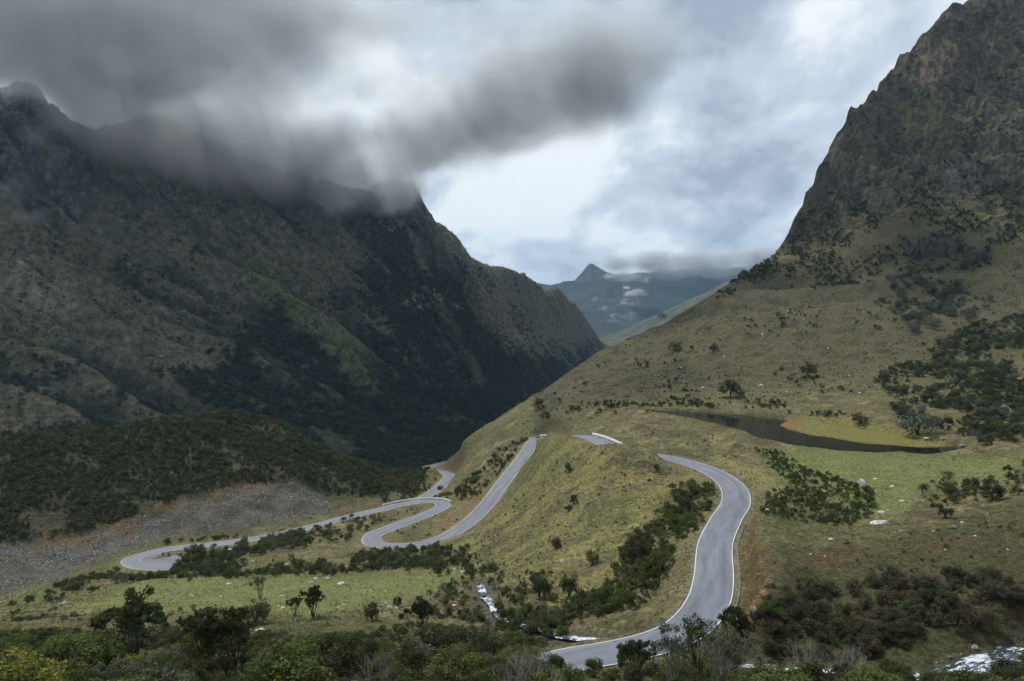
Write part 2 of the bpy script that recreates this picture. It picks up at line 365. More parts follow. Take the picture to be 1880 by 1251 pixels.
def terrain(x, y, want=False):
    """height of the land (arrays in, arrays out)"""
    x = np.asarray(x, float); y = np.asarray(y, float)
    z = base_z(x, y); aux = {}
    px, left, right, far = masks(x, y)
    near = 1 - np.clip(left + right + far, 0, 1)
    dr, zr = near_path(x, y, ROAD, 16.0); dl, zl = near_path(x, y, LOW_ROAD, 14.0)
    dv, zv = near_path(x, y, RIVER, 14.0)
    m = dl < dr; dr2 = np.where(m, dl, dr); zr2 = np.where(m, zl, zr)
    away = sstep(3.0, 14.0, dr2)
    mead = np.maximum(poly_soft(px, HY - F * z / y, [(1390,830),(1500,826),(1750,836),(1870,846),(1860,885),(1740,890),(1690,905),(1650,955),(1560,945),(1500,900),(1430,880)], 14) * (y < 260) * (y > 140),
                      poly_soft(px, HY - F * z / y, [(100,1118),(290,1066),(600,1060),(840,1050),(830,1085),(560,1140),(420,1125),(250,1130)], 14) * (y < 230) * (y > 100))
    # hummocks, terracettes and small hollows of the grazed hills
    lkn = poly_soft(x, y, LAKE_XY, 30.0) * ((y > 190) & (y < 400))
    amp = near * away * (1 - 0.75 * mead) * (1 - 0.85 * lkn)
    k = amp > 0.01
    if k.any():
        X, Y_, A_ = x[k], y[k], amp[k]
        hum = 0.9 * fbm(X / 34, Y_ / 34, 3, 3) + 0.34 * fbm(X / 7.5, Y_ / 7.5, 5, 3) + 0.16 * ridged(X / 2.6, Y_ / 2.6, 8, 2)
        z[k] += A_ * hum * sstep(20, 70, Y_)
        tpx = (z[k] * 0.55 + 0.8 * fbm(X / 16, Y_ / 16, 9, 2))
        z[k] += A_ * (1 - mead[k]) * 0.16 * np.sin(tpx * 2 * math.pi / 1.1) * sstep(330, 400, Y_) * (px[k] > 1000)
    mor = poly_soft(px, y, [(-600,270),(0,290),(300,310),(640,370),(740,400),(740,560),(430,540),(0,470),(-600,430)], 25)
    k = mor > 0.01
    if k.any(): z[k] += mor[k] * away[k] * (2.2 * ridged(x[k] / 45, y[k] / 45, 31, 3) + 0.7 * fbm(x[k] / 9, y[k] / 9, 33, 3))
    # the left wall: spurs and gullies down the fall line, crags higher up
    k = left > 0.01
    if k.any():
        s, t = wall_st(x[k], y[k])
        h = np.clip((z[k] + 160) / 420, 0, 1)
        body = left[k] * sstep(0.02, 0.22, h)
        wob = 90 * fbm(s / 420, t / 420, 40, 3)
        g1 = ridged((s + 0.30 * t + wob) / 330, t / 1700, 41, 2, 0.45)
        g2 = ridged((s + 0.22 * t + 0.6 * wob) / 95, t / 520, 44, 3, 0.55)
        g3 = ridged((s + wob * 0.3) / 34, t / 130, 47, 3, 0.6)
        body = body * (1 - 0.88 * sstep(1480, 1750, y[k]))
        crag = fbm(s / 26, t / 26, 52, 4, 0.55)
        rib = np.zeros(x.shape); rib[k] = 0.45 * g1 + 0.9 * g2 + 0.45 * g3; aux['rib'] = rib
        z[k] += body * (24 * g1 + 21 * g2 + (4.0 + 6.0 * h) * g3 + (1.5 + 6.0 * h * h) * crag) - body * (20 + 22 * h)
    k = right > 0.01
    if k.any():
        X, Y_, R_ = x[k], y[k], right[k]
        kk = R_ * sstep(0, 85, z[k] + 26 * fbm(X / 40, Y_ / 40, 69, 3))
        c1 = ridged((X + 0.5 * Y_) / 52, (Y_ - 0.2 * X) / 70, 61, 3, 0.5)
        c2 = ridged(X / 15, Y_ / 15, 63, 4, 0.6)
        st = (z[k] + 0.42 * (X - 230)) / 34 + 0.8 * fbm(X / 80, Y_ / 80, 65, 3)
        led = (st - np.floor(st)); led = sstep(0.45, 0.85, led) - led
        z[k] += R_ * 0.9 * fbm(X / 10, Y_ / 10, 66, 3) + kk * (6.5 * c1 + 2.2 * c2 + 9.5 * led + 4.5 * ridged((X * 0.9 + 0.3 * Y_) / 20, Y_ / 90, 68, 3, 0.6) + 1.3 * fbm(X / 3.5, Y_ / 3.5, 67, 2)) * (0.35 + 0.65 * kk) - kk * 14
    k = far > 0.01
    if k.any():
        z[k] += 95 * far[k] * np.exp(-(np.abs(px[k] - 1086) / 24) ** 1.4 - ((y[k] - 7000) / 500) ** 2) + far[k] * (50 * ridged(x[k] / 900, y[k] / 900, 71, 5, 0.5) - 25) * sstep(-260, 0, z[k]) * (0.35 + 0.65 * sstep(4500, 5500, y[k]))
    # the cutting on the outer side of the near road
    bank = poly_soft(px, y, [(1338,106),(1500,106),(1520,125),(1480,150),(1420,166),(1376,164),(1354,145),(1350,125),(1342,114)], 7)
    z = z + 2.6 * bank * sstep(5.0, 7.0, dr2) * (1 - sstep(8.5, 15.8, dr2))
    # road bench
    flat = 1 - sstep(3.7 + 0.9 * bank, 8.6 - 1.6 * bank, dr2)
    z = z * (1 - flat) + (zr2 - 0.12) * flat
    for i0_, i1_ in APRON:
        seg = ROAD[i0_:i1_ + 1]; ap = poly_soft(x, y, [tuple(q[:2]) for q in seg], 1.5) * (np.abs(y - seg[:, 1].mean()) < 60)
        z = np.where(ap > 0.02, z * (1 - ap) + np.minimum(z, zr2 - 0.25) * ap, z)
    # stream bed
    w = 1 - sstep(1.6, 7.0, dv)
    w = w * sstep(4.5, 8.5, dr2)
    z = z * (1 - w) + np.minimum(z, zv - 0.7) * w
    # lake basin
    lk = poly_soft(x, y, LAKE_XY, 3.0) * ((y > 200) & (y < 380))
    ms = poly_soft(x, y, MARSH_XY, 1.5) * ((y > 200) & (y < 380))
    around = poly_soft(x, y, LAKE_XY, 9.0) * ((y > 200) & (y < 380))
    z = z * (1 - around) + np.maximum(z, LAKE_Z + 0.25) * around
    z = z * (1 - lk) + (LAKE_Z - 1.3) * lk
    z = np.where(ms > 0, np.maximum(z, (LAKE_Z + 0.16) * ms + (LAKE_Z - 1.3) * (1 - ms)), z)
    if want: return z, dict(px=px, left=left, right=right, far=far, near=near, dr=dr2, dv=dv, bank=bank, rib=aux.get('rib', np.zeros(x.shape)), mead=mead, mor=mor, lake=lk, marsh=ms)
    return z
def zat(x, y): return float(terrain(np.array([x]), np.array([y]))[0])

# ---- mesh: columns fan out from the viewpoint's side of the valley, rows gather where the land is steep
cols = np.concatenate([np.linspace(-560, -60, 60)[:-1], np.linspace(-60, 1940, 800), np.linspace(1940, 2440, 60)[1:]])
NR = 980
V = np.linspace(math.log(3.0), math.log(9300), 2600)
def build_rows():
    us = (cols - CX) / F
    D = np.exp(V)
    met = np.zeros((len(cols), len(V)))
    zall = base_z(us[:, None] * D[None, :], np.broadcast_to(D, (len(cols), len(D))).copy())
    Y = HY - F * zall / D
    dY = -np.gradient(Y, axis=1)                      # rows gained going away
    up = np.maximum(dY, 0) + 0.12 * np.maximum(-dY, 0)
    up = np.where((D > 60), up, up * 0.06)
    step = V[1] - V[0]
    met = np.minimum(up, 30) + 70 * step + np.where((D > 90) & (D < 560), 130 * step, 0) + np.where((D > 560) & (D < 2600), 60 * step, 0)
    met = np.where(D < 30, 14 * step, met)
    kx = np.exp(-0.5 * (np.arange(-24, 25) / 9.0) ** 2); kx /= kx.sum()
    pad = np.pad(met, ((24, 24), (0, 0)), mode='edge')
    met = sum(kx[i] * pad[i:i + len(cols)] for i in range(49))
    kv = np.exp(-0.5 * (np.arange(-30, 31) / 11.0) ** 2); kv /= kv.sum()
    met = np.apply_along_axis(lambda r: np.convolve(np.pad(r, 30, mode='edge'), kv, mode='valid'), 1, met)
    rows = np.zeros((len(cols), NR))
    for i in range(len(cols)):
        c = np.cumsum(met[i]); c = (c - c[0]) / (c[-1] - c[0])
        rows[i] = np.interp(np.linspace(0, 1, NR), c, V)
    return rows
ROWS = np.exp(build_rows())
TY = ROWS; TX = ((cols - CX) / F)[:, None] * TY
Tz, TM = terrain(TX.ravel(), TY.ravel(), True)
TZ = Tz.reshape(TX.shape)
for k in TM: TM[k] = TM[k].reshape(TX.shape)
TROW = HY - F * TZ / TY        # photo row of each vertex
# what the viewpoint can see of the land: running highest line of sight
_el = TZ / TY; HORIZ = np.maximum.accumulate(_el, axis=1)
VIS = _el >= HORIZ - 0.004
# normals and slope
dXi = np.gradient(TX, axis=0); dYi = np.gradient(TY, axis=0); dZi = np.gradient(TZ, axis=0)
dXj = np.gradient(TX, axis=1); dYj = np.gradient(TY, axis=1); dZj = np.gradient(TZ, axis=1)
NX = dYi * dZj - dZi * dYj; NY = dZi * dXj - dXi * dZj; NZ = dXi * dYj - dYi * dXj
nl = np.sqrt(NX ** 2 + NY ** 2 + NZ ** 2) + 1e-12; NX /= nl; NY /= nl; NZ /= nl

def hit(px, y, dmin=20.0, dmax=15000.0):
    """where the line of sight through a photo point meets the land"""
    u = (px - CX) / F
    D = np.exp(np.linspace(math.log(dmin), math.log(dmax), 1400))
    zz_ = terrain(u * D, D); s = -(y - HY) / F * D
    k = np.where(zz_ >= s)[0]
    if len(k) == 0 or k[0] == 0:
        d = dmin
        return (u * d, d, zat(u * d, d))
    k = k[0]
    D2 = np.linspace(D[k - 1], D[k], 12); z2 = terrain(u * D2, D2); s2 = -(y - HY) / F * D2
    j = int(np.argmax(z2 >= s2)); d = float(D2[j])
    return (u * d, d, float(z2[j]))
# ------------------------------------------------------------------ land cover colours (what grows or lies there)
def mixc(c, col, m): return c + (np.array(col) - c) * m[..., None]
FOREST = ([(300,690),(400,690),(440,620),(500,560),(560,600),(620,690),(700,760),(800,835),(760,862),(600,850),(430,775)],
          [(640,385),(760,420),(850,490),(880,600),(930,640),(1000,655),(1060,668),(1000,705),(900,775),(820,835),(740,760),(660,640),(600,560),(640,520),(690,470)],
          [(560,640),(720,740),(800,800),(900,700),(1090,640),(1000,710),(820,850),(650,800)])
def cover_colours():
    x, y, z = TX, TY, TZ; px, row = TM['px'], TROW
    n1 = fbm(x / 40, y / 40, 101, 4); n2 = fbm(x / 9, y / 9, 102, 4); n3 = fbm(x / 3, y / 3, 103, 3)
    c = np.zeros(x.shape + (3,)); c[:] = (0.112, 0.099, 0.048)                   # dry olive grass
    c = mixc(c, (0.195, 0.165, 0.085), sstep(0.05, 0.45, n2) * 0.85)
    c = mixc(c, (0.070, 0.062, 0.034), sstep(0.05, 0.45, fbm(x / 14, y / 14, 105, 4)) * 0.7)
    c = mixc(c, (0.098, 0.098, 0.042), sstep(0.05, 0.5, n1) * 0.75)
    c = mixc(c, (0.055, 0.052, 0.027), sstep(0.1, 0.7, n3 + 0.4 * n2) * 0.7)
    trk = sstep(0.86, 0.98, np.sin((z + 0.9 * n1 + 0.25 * n2) * 2 * math.pi / 1.7)) * sstep(0.0, 0.4, fbm(x / 28, y / 28, 107, 3) + 0.15) * TM['near'] * (y > 120)
    c = mixc(c, (0.185, 0.150, 0.100), trk * 0.6)
    c = mixc(c, (0.130, 0.098, 0.062), sstep(0.45, 0.62, fbm(x / 17, y / 17, 108, 4)) * 0.7)
    # yellower grass on the knoll
    k = poly_soft(px, row, [(820,1010),(960,890),(1010,800),(1200,840),(1300,900),(1260,960),(1150,1060),(1000,1120),(880,1060)], 30) * (y > 110) * (y < 330)
    c = mixc(c, (0.180, 0.156, 0.058), k * sstep(-0.35, 0.5, n2) * 0.7)
    # hill over the lake: duller
    k = sstep(330, 420, y) * (px > 980) * TM['near']
    c = mixc(c, (0.080, 0.070, 0.042), k * 0.85); c = mixc(c, (0.044, 0.041, 0.026), k * sstep(-0.1, 0.6, n2 + 0.6 * n3) * 0.75)
    # meadows
    m = TM['mead']; c = mixc(c, (0.125, 0.138, 0.050), m * 0.9); c = mixc(c, (0.160, 0.160, 0.066), m * sstep(0.0, 0.7, n2) * 0.6)
    k = poly_soft(px, row, [(0,1110),(60,1075),(180,1045),(200,1058),(80,1100),(20,1125)], 8) * (y < 260) * (y > 150)
    c = mixc(c, (0.112, 0.125, 0.046), k * 0.8)
    k = poly_soft(px, row, [(1300,838),(1350,845),(1400,862),(1445,900),(1420,908),(1385,905),(1375,880),(1340,858)], 6) * (y > 150) * (y < 260)
    c = mixc(c, (0.190, 0.165, 0.070), k * 0.8)
    # foreground under the bushes: dark herbs and litter
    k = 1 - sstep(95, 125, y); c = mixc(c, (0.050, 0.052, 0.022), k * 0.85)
    # rough slope lower right
    k = poly_soft(px, row, [(1430,1010),(1660,985),(1880,930),(2200,880),(2200,1250),(1400,1250)], 40) * (y < 150)
    c = mixc(c, (0.050, 0.048, 0.023), k * 0.85); c = mixc(c, (0.085, 0.052, 0.022), k * sstep(0.25, 0.7, n2) * 0.6)
    # road cut and verge soils
    dr = TM['dr']; k = 1 - sstep(3.5, 4.4, dr); c = mixc(c, (0.165, 0.145, 0.112), k * (0.6 + 0.3 * np.clip(n3, -1, 1)))
    k = TM['bank'] * sstep(4.2, 5.0, dr) * (1 - sstep(6.6, 8.0, dr)); c = mixc(c, (0.070, 0.050, 0.030), k * 0.9); c = mixc(c, (0.165, 0.110, 0.045), k * sstep(0.25, 0.6, n3) * 0.7)
    k = (1 - sstep(4.2, 9, dr)) * sstep(3.6, 4.6, dr)
    c = mixc(c, (0.150, 0.128, 0.066), k * (0.5 + 0.3 * np.clip(n3, -1, 1)))
    k = poly_soft(px, row, [(1360,1000),(1400,1000),(1428,1045),(1405,1110),(1380,1160),(1350,1150),(1362,1080)], 7) * (y < 160) * (y > 95)
    c = mixc(c, (0.085, 0.064, 0.034), k * 0.9); c = mixc(c, (0.190, 0.120, 0.045), k * sstep(0.2, 0.6, n3) * 0.7)
    k = poly_soft(px, row, [(860,870),(900,900),(905,920),(870,950),(830,975),(790,985),(800,960),(840,930)], 6) * (y > 270) * (y < 380)
    c = mixc(c, (0.155, 0.112, 0.062), k * 0.75)
    k = poly_soft(px, row, [(806,835),(860,820),(855,855),(840,868),(806,866)], 5) * (y > 400) * (y < 480)
    c = mixc(c, (0.110, 0.078, 0.046), k * 0.8)
    # moraine: brushy brown green, scree grey with rusty upper rim
    m = TM['mor']; c = mixc(c, (0.042, 0.040, 0.022), m * 0.92); c = mixc(c, (0.085, 0.076, 0.042), m * sstep(0.2, 0.7, n2) * 0.45)
    scr = poly_soft(px + 14 * n2, row + 8 * n1, [(-300,1130),(0,1098),(110,1062),(250,1010),(330,985),(480,960),(610,942),(600,915),(545,880),(450,893),(345,920),(300,945),(240,958),(130,990),(0,1002),(-300,1020)], 7) * (y > 240) * (y < 420)
    TM['scree'] = scr
    rim = poly_soft(px + 10 * n2, row + 6 * n1, [(-300,1035),(0,1025),(150,1005),(250,985),(330,950),(460,905),(545,885),(540,872),(450,884),(340,908),(240,945),(120,978),(0,990),(-300,1000)], 7) * (y > 260) * (y < 420)
    c = mixc(c, (0.092, 0.085, 0.076), scr * 0.95); c = mixc(c, (0.058, 0.050, 0.042), scr * sstep(-0.1, 0.5, n2) * 0.7)
    c = mixc(c, (0.120, 0.074, 0.036), rim * 0.55 * sstep(-0.4, 0.3, n2))
    # valley-bottom pasture far below
    k = poly_soft(px, row, [(690,868),(760,858),(780,866),(740,882),(690,890)], 8) * (y > 480) * (y < 760)
    c = mixc(c, (0.120, 0.138, 0.050), k * 0.8)
    # the left wall
    L = TM['left']; s, t = wall_st(x, y); slope = 1 - NZ
    w1 = fbm((s + 0.25 * t) / 120, t / 420, 111, 4); w2 = fbm(s / 30, t / 55, 112, 4); w3 = fbm(s / 9, t / 9, 113, 3)
    lc = np.zeros_like(c); lc[:] = (0.050, 0.046, 0.036)
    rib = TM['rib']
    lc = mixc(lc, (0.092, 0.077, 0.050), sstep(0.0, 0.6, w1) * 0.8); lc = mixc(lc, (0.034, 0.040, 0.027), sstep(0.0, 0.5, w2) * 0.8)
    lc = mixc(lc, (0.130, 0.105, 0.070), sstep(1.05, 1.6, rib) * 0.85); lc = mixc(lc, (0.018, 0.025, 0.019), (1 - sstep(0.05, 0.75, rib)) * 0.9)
    high = sstep(20, 190, z)
    lc = mixc(lc, (0.042, 0.044, 0.043), high * sstep(-0.4, 0.4, w2) * 0.7)
    lc = mixc(lc, (0.150, 0.152, 0.150), high * sstep(0.36, 0.55, slope) * sstep(0.05, 0.5, w3) * 0.75)
    lc = mixc(lc, (0.135, 0.130, 0.120), sstep(0.45, 0.62, slope) * sstep(0.25, 0.6, w3) * 0.6)
    g = poly_soft(px + 12 * w2, row + 10 * w1, [(455,480),(505,505),(560,560),(640,630),(720,700),(760,760),(700,735),(620,660),(540,600),(470,530)], 16)
    lc = mixc(lc, (0.092, 0.108, 0.042), g * 0.8)
    g = poly_soft(px + 12 * w2, row + 10 * w1, [(-20,360),(80,400),(150,450),(230,510),(240,570),(120,500),(40,440),(-20,430)], 18) * 0.8 + poly_soft(px, row, [(-40,560),(60,580),(110,640),(60,690),(-40,680)], 25) * 0.6 + poly_soft(px, row, [(190,570),(260,560),(280,610),(220,640)], 18) * 0.5
    lc = mixc(lc, (0.118, 0.094, 0.052), np.clip(g, 0, 1) * 0.9)
    g = poly_soft(px + 10 * w2, row + 8 * w1, [(860,470),(1000,512),(1060,560),(1110,630),(1060,650),(960,640),(900,600),(870,540)], 18)
    lc = mixc(lc, (0.110, 0.090, 0.062), g * 0.85)
    for pol in FOREST:
        g = poly_soft(px + 16 * w2, row + 14 * w1, pol, 20); lc = mixc(lc, (0.034, 0.042, 0.026), g * sstep(-0.5, 0.3, w2 + 0.6 * w1) * 0.85)
    rock = 0
    for pol in ([(745,545),(775,525),(825,533),(812,562),(775,570),(738,560)],[(835,560),(860,555),(850,585),(834,580)],[(700,405),(735,415),(725,435),(705,430)],
                [(0,480),(60,470),(130,500),(150,560),(110,590),(40,560),(0,530)],[(225,615),(245,620),(235,650)],[(285,640),(310,640),(300,675)],[(440,610),(455,640),(446,650)],[(475,600),(485,603),(480,615)]):
        rock = np.maximum(rock, poly_soft(px + 9 * w3, row + 9 * w2, pol, 5))
    lc = mixc(lc, (0.30, 0.255, 0.205), rock * sstep(-0.25, 0.35, w3 + 0.4 * w2) * np.where(px < 320, 0.35, 0.85))
    lc = mixc(lc, (0.055, 0.066, 0.034), L * (1 - sstep(-150, -70, z)) * 0.7)
    lc = lc * np.array([0.94, 1.02, 1.02])
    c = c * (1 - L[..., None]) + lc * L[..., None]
    # the rocky mountain on the right
    R = TM['right']; r1 = fbm(x / 45, y / 45, 121, 4); r2 = fbm(x / 11, y / 11, 122, 4); r3 = fbm(x / 3.2, y / 3.2, 123, 3)
    rc = np.zeros_like(c); rc[:] = (0.088, 0.076, 0.044)
    rc = mixc(rc, (0.060, 0.058, 0.034), sstep(0.0, 0.6, r2) * 0.8)
    rk = np.clip(sstep(0.30, 0.48, slope + 0.12 * r1) * sstep(8, 70, z + 30 * r1) + 0.35 * sstep(60, 140, z) * sstep(-0.2, 0.4, r1), 0, 1)
    rc = mixc(rc, (0.070, 0.062, 0.051), rk * 0.9); rc = mixc(rc, (0.150, 0.130, 0.100), rk * sstep(0.15, 0.6, r3) * 0.55)
    rc = mixc(rc, (0.036, 0.033, 0.029), rk * sstep(0.0, 0.5, r2) * 0.7); rc = mixc(rc, (0.092, 0.082, 0.042), sstep(0.62, 0.80, NZ) * 0.7)
    for pol, col, a in (([(1690,105),(1730,80),(1765,65),(1755,105),(1735,150),(1690,165),(1670,150)], (0.25, 0.185, 0.125), 0.75), ([(1810,65),(1835,70),(1825,92),(1812,90)], (0.29, 0.225, 0.15), 0.8),
                        ([(1770,300),(1800,280),(1790,345),(1745,345),(1735,300)], (0.15, 0.145, 0.14), 0.6), ([(1640,190),(1740,190),(1750,170),(1720,240),(1660,250)], (0.135, 0.115, 0.062), 0.8),
                        ([(1700,410),(1760,375),(1880,360),(1880,430),(1800,425),(1720,430)], (0.125, 0.115, 0.058), 0.8), ([(1580,500),(1640,478),(1745,480),(1730,500),(1650,510),(1590,520)], (0.098, 0.112, 0.045), 0.85)):
        g = poly_soft(px + 8 * r2, row + 8 * r1, pol, 10); rc = mixc(rc, col, g * a * sstep(-0.6, 0.2, r3 + r2))
    rc = rc * 0.90
    c = c * (1 - R[..., None]) + rc * R[..., None]
    # far ranges
    Fm = TM['far']; f1 = fbm(x / 300, y / 300, 131, 5)
    fc = np.zeros_like(c); fc[:] = (0.030, 0.036, 0.028); fc = mixc(fc, (0.018, 0.023, 0.019), sstep(-0.1, 0.5, f1))
    fc = mixc(fc, (0.12, 0.115, 0.11), sstep(0.2, 0.5, fbm(x / 90, y / 200, 133, 4)) * poly_soft(px, row, [(1085,545),(1150,540),(1180,560),(1160,590),(1120,590),(1090,565)], 8) * (y > 5000))
    fc = mixc(fc, (0.075, 0.080, 0.048), ((y < 4400) & (px > 1100)) * 0.8)
    c = c * (1 - Fm[..., None]) + fc * Fm[..., None]
    # lake bed and marsh
    c = mixc(c, (0.030, 0.028, 0.018), TM['lake'] * (1 - TM['marsh']))
    ms = TM['marsh']; c = mixc(c, (0.150, 0.134, 0.044), ms)
    c = mixc(c, (0.185, 0.098, 0.052), ms * poly_soft(px + 8 * n3, row, [(1428,782),(1440,770),(1468,770),(1472,784),(1450,792)], 5) * 0.8)
    # stream bed: wet stones
    k = 1 - sstep(2.2, 4.0, TM['dv']); c = mixc(c, (0.075, 0.066, 0.055), k * 0.8)
    return np.clip(c, 0.01, 1)
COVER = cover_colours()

def terrain_material(name, bump_scales, var_scale, bump):
    m = bpy.data.materials.new(name); m.use_nodes = True; nodes_of(m.node_tree); b = NB(m.node_tree)
    at = b.node('ShaderNodeAttribute', attribute_name='cover'); geo = b.node('ShaderNodeNewGeometry')
    pos = geo.outputs['Position']
    v1 = b.noise(pos, var_scale, 5.0, 0.62); v2 = b.noise(pos, var_scale * 4.3, 4.0, 0.6)
    v = b.math('ADD', b.math('MULTIPLY', v1, 0.55), b.math('MULTIPLY', v2, 0.45))
    val = b.ramp(v, 0.32, 0.68, 0.34, 1.66)
    col = b.vmath('SCALE', at.outputs['Color'], val)
    hue = b.noise(pos, var_scale * 0.37, 3.0, 0.5)
    col = b.mix(b.ramp(hue, 0.35, 0.65, 0.0, 0.35), col, b.vmath('MULTIPLY', col, (0.82, 1.06, 0.80)))
    h = None
    for sc, am in bump_scales:
        n = b.math('MULTIPLY', b.noise(pos, sc, 5.0, 0.62), am); h = n if h is None else b.math('ADD', h, n)
    bp = b.node('ShaderNodeBump'); bp.inputs['Strength'].default_value = bump; bp.inputs['Distance'].default_value = 1.0
    b.l.new(h, bp.inputs['Height'])
    bs = b.node('ShaderNodeBsdfPrincipled'); b.l.new(col, bs.inputs['Base Color']); bs.inputs['Roughness'].default_value = 0.95
    bs.inputs['Specular IOR Level'].default_value = 0.12; b.l.new(bp.outputs[0], bs.inputs['Normal'])
    o = b.node('ShaderNodeOutputMaterial'); b.l.new(bs.outputs[0], o.inputs[0])
    return m
M_GROUND = terrain_material('grazed ground', [(0.7, 0.7), (2.6, 0.26), (8.0, 0.07)], 1.1, 1.0)
M_WALL = terrain_material('mountain slope', [(0.05, 9.0), (0.22, 2.8)], 0.11, 1.0)
M_CRAG = terrain_material('crag', [(0.10, 3.5), (0.5, 0.8)], 0.22, 1.0)
M_FAR = terrain_material('far range', [(0.012, 22.0), (0.05, 6.0)], 0.02, 0.8)

def tag(o, label=None, cat=None, group=None, kind=None):
    if label: o['label'] = label
    if cat: o['category'] = cat
    if group: o['group'] = group
    if kind: o['kind'] = kind
    return o
def mesh_obj(name, verts, faces, mat=None, parent=None, smooth=False, link=True):
    me = bpy.data.meshes.new(name); me.from_pydata([tuple(map(float, v)) for v in verts], [], [tuple(map(int, f)) for f in faces]); me.update()
    if mat is not None: me.materials.append(mat)
    if smooth: me.polygons.foreach_set('use_smooth', [True] * len(me.polygons))
    o = bpy.data.objects.new(name, me)
    if link: COL.objects.link(o)
    if parent is not None: o.parent = parent
    return o
def fast_mesh(name, co, quads):
    me = bpy.data.meshes.new(name); n = len(co); k = len(quads)
    me.vertices.add(n); me.vertices.foreach_set('co', np.asarray(co, np.float32).ravel())
    me.loops.add(k * quads.shape[1]); me.loops.foreach_set('vertex_index', np.asarray(quads, np.int32).ravel())
    me.polygons.add(k); me.polygons.foreach_set('loop_start', np.arange(0, k * quads.shape[1], quads.shape[1], dtype=np.int32))
    me.update(calc_edges=True)
    return me
def terrain_objects():
    nc, nr = TX.shape
    ij = np.arange(nc * nr).reshape(nc, nr)
    q = np.stack([ij[:-1, :-1], ij[1:, :-1], ij[1:, 1:], ij[:-1, 1:]], -1).reshape(-1, 4)
    cy = TY[:-1, :-1].ravel(); cp = TM['px'][:-1, :-1].ravel()
    Lm = TM['left'][:-1, :-1].ravel(); Rm = TM['right'][:-1, :-1].ravel()
    reg = np.zeros(len(q), int); reg[Lm > 0.5] = 1; reg[(Rm > 0.5)] = 2
    reg[(cy > 900) & (cp >= 1118) & (cy < 3000)] = 2; reg[cy > 3000] = 3
    reg[(cy > 700) & (cy < 3000) & (cp < 1118) & (reg == 0)] = 1
    co = np.stack([TX, TY, TZ], -1).reshape(-1, 3); nrm = np.stack([NX, NY, NZ], -1).reshape(-1, 3); cc = COVER.reshape(-1, 3)
    for k, (name, mat) in enumerate((('ground', M_GROUND), ('mountain', M_WALL), ('mountain_crag', M_CRAG), ('distant_mountains', M_FAR))):
        qq = q[reg == k]; used, inv = np.unique(qq, return_inverse=True)
        me = fast_mesh(name, co[used], inv.reshape(-1, 4))
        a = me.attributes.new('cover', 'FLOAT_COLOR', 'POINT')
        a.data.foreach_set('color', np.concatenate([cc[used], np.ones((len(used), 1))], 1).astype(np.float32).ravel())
        me.polygons.foreach_set('use_smooth', np.ones(len(me.polygons), bool))
        me.normals_split_custom_set_from_vertices(nrm[used].astype(np.float32))
        me.materials.append(mat)
        o = bpy.data.objects.new(name, me); COL.objects.link(o); o['kind'] = 'structure'
terrain_objects()
# ------------------------------------------------------------------ materials for things
def plain(name, col, rough=0.8, spec=0.2, noise=0.0, nscale=3.0, metal=0.0, bump=0.0):
    m = bpy.data.materials.new(name); m.use_nodes = True; nodes_of(m.node_tree); b = NB(m.node_tree)
    bs = b.node('ShaderNodeBsdfPrincipled'); bs.inputs['Roughness'].default_value = rough
    bs.inputs['Specular IOR Level'].default_value = spec; bs.inputs['Metallic'].default_value = metal
    tcn = b.node('ShaderNodeTexCoord'); n = b.noise(tcn.outputs['Object'], nscale, 5.0, 0.6)
    c = b.vmath('SCALE', b.mix(0.0, col, col), b.ramp(n, 0.3, 0.7, 1 - noise, 1 + noise))
    b.l.new(c, bs.inputs['Base Color'])
    if bump:
        bp = b.node('ShaderNodeBump'); bp.inputs['Strength'].default_value = bump; b.l.new(n, bp.inputs['Height']); b.l.new(bp.outputs[0], bs.inputs['Normal'])
    o = b.node('ShaderNodeOutputMaterial'); b.l.new(bs.outputs[0], o.inputs[0]); return m
def leafy(name, dark, light, trans=0.25):
    m = bpy.data.materials.new(name); m.use_nodes = True; nodes_of(m.node_tree); b = NB(m.node_tree)
    at = b.node('ShaderNodeAttribute', attribute_name='tint'); oi = b.node('ShaderNodeObjectInfo')
    f = b.math('ADD', b.math('MULTIPLY', at.outputs['Fac'], 0.55), b.math('MULTIPLY', oi.outputs['Random'], 0.45), clamp=True)
    c = b.mix(f, dark, light)
    d = b.node('ShaderNodeBsdfDiffuse'); b.l.new(c, d.inputs[0])
    t = b.node('ShaderNodeBsdfTranslucent'); b.l.new(b.vmath('MULTIPLY', c, (1.05, 1.15, 0.6)), t.inputs[0])
    mx = b.node('ShaderNodeMixShader'); mx.inputs[0].default_value = trans; b.l.new(d.outputs[0], mx.inputs[1]); b.l.new(t.outputs[0], mx.inputs[2])
    o = b.node('ShaderNodeOutputMaterial'); b.l.new(mx.outputs[0], o.inputs[0]); return m
